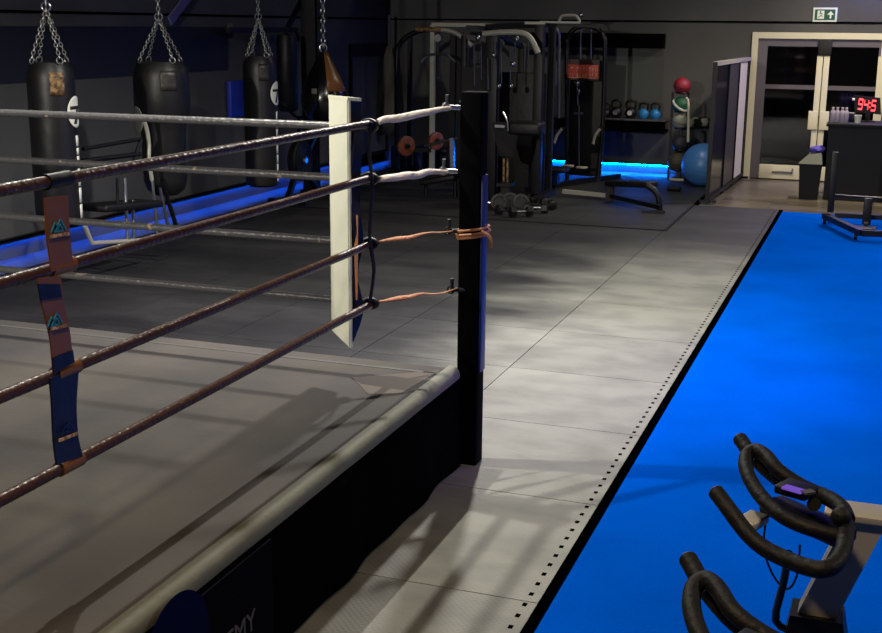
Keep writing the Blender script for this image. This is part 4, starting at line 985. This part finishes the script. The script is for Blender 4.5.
MB().tube([(hp_.x, hp_.y, .3), (sC.x+.4, hp_.y-.1, .3)], .014, 8).build('cross_bar', 'black', t)
MB().box((sp_.x, sp_.y-.35, .03), (.22, .2, .05), None, .01).bar((sp_.x, sp_.y, .06), (sp_.x, sp_.y-.3, .06), .05, .05).build('foot_plate', 'black', t)
for q in (sA, sB+Vector((-.06, .14, 0)), Vector((sC.x+.3, sA.y+.1, .09)), Vector((sC.x+.4, sB.y+.1, .09))):
    cs = MB().tube([(q.x-.016, q.y, .033), (q.x+.016, q.y, .033)], .036, 16).build('caster', 'rubber', t)
    MB().bar((q.x, q.y, .035), (q.x, q.y, .08), .05, .03).build('caster_fork', 'steel', cs)

# ------------------------------------------------------------------ spin bikes
def spin_bike(label):
    ax_y = 2.62
    t = thing('spin_bike', label, 'exercise bike', (0, ax_y, 0), 'spin bikes on the blue turf')
    g = lambda px_, py_, z_: at(px_, py_, Z=z_)
    # horns: near side and far side run into one cross piece
    near = [g(716, 492, 1.2), g(731, 512, 1.18), g(747, 533, 1.155), g(764, 548, 1.14), g(790, 561, 1.135), g(815, 569, 1.14), g(831, 567, 1.145), g(841, 556, 1.15), g(845, 541, 1.155), g(846, 524, 1.16)]
    far = [g(740, 439, 1.2), g(752, 455, 1.185), g(766, 469, 1.175), g(782, 481, 1.17), g(803, 489, 1.17), g(826, 497, 1.17), g(841, 507, 1.17), g(847, 519, 1.165)]
    MB().tube(near, .0165, 12, False, 4).build('handlebar', 'rubber', t)
    MB().tube(far, .0165, 12, False, 4).build('handlebar', 'rubber', t)
    for p, d in ((near[0], near[0]-near[1]), (far[0], far[0]-far[1])):
        MB().tube([p, p+d.normalized()*.003], .0145, 12).build('grip_cap', 'binlid', t)
    loop = [g(826, 497, 1.165), g(800, 485, 1.18), g(778, 470, 1.2), g(766, 456, 1.21), g(755, 450, 1.21), g(746, 457, 1.2), g(747, 472, 1.19), g(757, 491, 1.175), g(772, 508, 1.165), g(791, 521, 1.16), g(815, 530, 1.155), g(840, 536, 1.15)]
    MB().tube(loop, .0155, 12, False, 4).build('centre_loop', 'rubber', t)
    cpt = g(826, 512, 1.14)
    MB().bar(g(770, 503, 1.12), g(846, 538, 1.12), .07, .03, .008).build('slider', 'black', t)
    MB().bar(g(742, 518, 1.1), g(762, 524, 1.1), .07, .022, .006).build('slider_tip', 'silver', t)
    dsp = MB().bar(g(781, 485, 1.2), g(812, 494, 1.2), .06, .018, .004).build('console', 'vinyl', t)
    MB().bar(g(784, 486.5, 1.211), g(803, 492, 1.211), .022, .004).build('screen', 'display', dsp)
    MB().bar(g(805, 490.5, 1.212), g(811, 493.5, 1.212), .026, .004).build('side_label', 'print', dsp)
    MB().tube([g(814, 504, 1.15), g(814, 504, 1.19)], .014, 12).build('round_knob', 'black', t)
    MB().ball(g(841, 517, 1.18), .02).build('tension_knob', 'rubber', t)
    # silver post raked back to the rider
    P0, P1 = Vector((.045, ax_y-.02, 1.09)), Vector((-.03, ax_y-.02, .78))
    P0 = g(868, 536, 1.09); P1 = g(822, 592, .86); P0.y = P1.y = (P0.y+P1.y)/2
    ps = MB(); w = .028; ps.hexa([P1+Vector((-.045, -w, 0)), P1+Vector((.035, -w, 0)), P1+Vector((.035, w, 0)), P1+Vector((-.045, w, 0))], [P0+Vector((-.045, -w, 0)), P0+Vector((.035, -w, 0)), P0+Vector((.035, w, 0)), P0+Vector((-.045, w, 0))])
    ps.build('handlebar_post', 'silver', t)
    MB().bar(P0+Vector((-.09, 0, .01)), P0+Vector((.22, 0, .01)), .085, .018, .004).build('top_plate', 'silver', t)
    c = P1
    hs = MB().hexa([c+Vector((-.09, -.06, -.2)), c+Vector((.09, -.06, -.2)), c+Vector((.09, .06, -.2)), c+Vector((-.09, .06, -.2))], [c+Vector((-.06, -.045, 0)), c+Vector((.05, -.045, 0)), c+Vector((.05, .045, 0)), c+Vector((-.06, .045, 0))])
    hs.build('post_collar', 'black', t)
    MB().tube([g(789, 553, 1.05), g(783, 585, .95), c+Vector((-.09, -.02, -.03)), c+Vector((-.05, -.02, -.05))], .0085, 8, False, 3).build('brake_lever', 'black', t)
    MB().tube([g(766, 520, 1.08), g(764, 548, 1.02), g(773, 575, .96), g(787, 589, .93), g(797, 575, .97), g(800, 545, 1.05)], .0025, 6, False, 5).build('cable', 'black', t)
    # lower body, mostly below the frame of the picture
    y = c.y
    MB().bar(c+Vector((0, 0, -.2)), (c.x-.08, y, .38), .07, .09).bar((c.x-.08, y, .38), (c.x+.75, y, .42), .06, .08).bar((c.x-.1, y, .4), (c.x-.35, y, .06), .06, .07).bar((c.x+.7, y, .45), (c.x+.85, y, .06), .06, .07).bar((c.x+.5, y, .4), (c.x+.62, y, .85), .05, .06).build('frame', 'black', t)
    MB().lathe([(0, -.02), (.2, -.02), (.23, -.03), (.23, .03), (.2, .02), (0, .02)], (c.x-.2, y-.0, .3), 36, (0, 1, 0)).build('flywheel', 'steel', t)
    MB().box((c.x+.68, y, .93), (.27, .15, .06), None, .025).bar((c.x+.62, y, .8), (c.x+.64, y, .92), .04, .04).build('saddle', 'vinyl', t)
    for dx in (-.35, .86): MB().bar((c.x+dx, y-.26, .035), (c.x+dx, y+.26, .035), .07, .07, .01).build('foot_bar', 'black', t)
    for s_ in (-1, 1):
        k = MB().bar((c.x+.3, y+s_*.07, .36), (c.x+.3+s_*.12, y+s_*.07, .36+s_*.1), .02, .03).build('crank', 'steel', t)
        MB().box((c.x+.3+s_*.12, y+s_*.13, .36+s_*.1), (.1, .1, .03), None, .006).build('pedal', 'black', k)
    MB().tube([c+Vector((.13, .0, -.12)), c+Vector((.2, -.02, -.03))], .012, 8).build('resistance_lever', 'black', t)
    MB().ball(c+Vector((.21, -.02, -.02)), .02).build('lever_knob', 'redball', t)
    return t
b1 = spin_bike('black spin bike with a grey post and small display, farther of the two')
r2 = at(688, 559, Z=1.2)-at(740, 439, Z=1.2)
b2 = dup(b1, (b1.location.x+r2.x, b1.location.y+r2.y, 0), 'black spin bike at the bottom edge of the picture, nearer of the two')

# ------------------------------------------------------------------ lamps
def lamp(x, y, z, power, color, label, size=.28, spot=150):
    t = thing('ceiling_lamp', label, 'lamp', (x, y, z), 'high bay lamps')
    MB().lathe([(.0, .22), (.06, .22), (.08, .16), (.2, .03), (.21, 0), (.2, 0), (.18, .03), (.05, .14), (0, .14)], (x, y, z), 28).build('shade', 'black', t)
    MB().lathe([(0, .02), (.17, .02), (.17, .03), (0, .03)], (x, y, z), 28).build('diffuser', 'lampglow', t)
    MB().tube([(x, y, z+.2), (x, y, ZC)], .008, 6).build('cable', 'black', t)
    ld = bpy.data.lights.new('lamp_light', 'AREA'); ld.shape = 'DISK'; ld.size = size; ld.energy = power; ld.color = color; ld.spread = math.radians(spot)
    lo = bpy.data.objects.new('lamp_light', ld); COL.objects.link(lo); lo.parent = t; lo.location = (0, 0, -.005)
WARM, COOL, NEU = (1, .86, .66), (.85, .9, 1), (1, .95, .84)
lamp(-2.32, 8.1, 3.6, 235, (1, .97, .9), 'round high bay lamp over the middle of the mats', .16)
lamp(-3.42, 5.0, 4.0, 125, NEU, 'round high bay lamp over the far half of the boxing ring', .07)
lamp(-.9, .9, 4.0, 58, (1, .72, .46), 'round high bay lamp behind the spin bikes')
lamp(3.4, 3.8, 4.0, 80, NEU, 'round high bay lamp over the near turf')
lamp(2.6, 12.0, 4.0, 170, NEU, 'round high bay lamp over the far turf')
lamp(-2.4, 14.6, 4.0, 30, NEU, 'unseen fill lamp added over the strength area')  # fill lamp added to lift the dark strength area
lamp(-.2, 16.2, 3.6, 110, WARM, 'unseen fill lamp added near the glass doors')  # fill lamp added to brighten the door frame and screen panel
def flood(pos, target, power, color, angle, label, blend=.4, rad=.12):
    pos, target = Vector(pos), Vector(target); d = (target-pos).normalized()
    t = thing('flood_light', label, 'lamp', pos)
    q = d.to_track_quat('-Z', 'Y').to_matrix()
    b0 = pos-d*.06
    MB().box(b0, (.3, .22, .06), q, .01).build('housing', 'black', t)
    MB().box(pos-d*.026, (.26, .18, .01), q).build('diffuser', 'lampglow', t)
    e = (XR, pos.y, pos.z) if pos.x > 4 else (pos.x, pos.y, ZC) if 8 < pos.y < 14 else (pos.x, YB if pos.y > 8 else YF, pos.z)
    MB().bar(b0, e, .04, .04).build('bracket', 'black', t)
    ld = bpy.data.lights.new('lamp_light', 'SPOT'); ld.energy = power; ld.color = color; ld.spot_size = math.radians(angle); ld.spot_blend = blend; ld.shadow_soft_size = rad
    lo = bpy.data.objects.new('lamp_light', ld); COL.objects.link(lo); lo.parent = t; lo.rotation_euler = d.to_track_quat('-Z', 'Y').to_euler()
flood((-4.6, -1.2, 3.2), (-4.5, 8.0, 1.8), 1500, (1, .94, .84), 58, 'added unseen flood light on the near wall aimed over the ring at the punch bags', .7, .08)  # unseen fill light added to brighten the corner pad and left wall
flood((4.7, 9.0, 3.6), (-3.1, 6.6, 0), 1700, (.36, .2, 1), 34, 'violet flood light on the right wall aimed at the ring corner', .9, .2)
w = bpy.data.worlds.new('world'); sc.world = w; w.use_nodes = True
w.node_tree.nodes['Background'].inputs[0].default_value = (.02, .02, .03, 1)
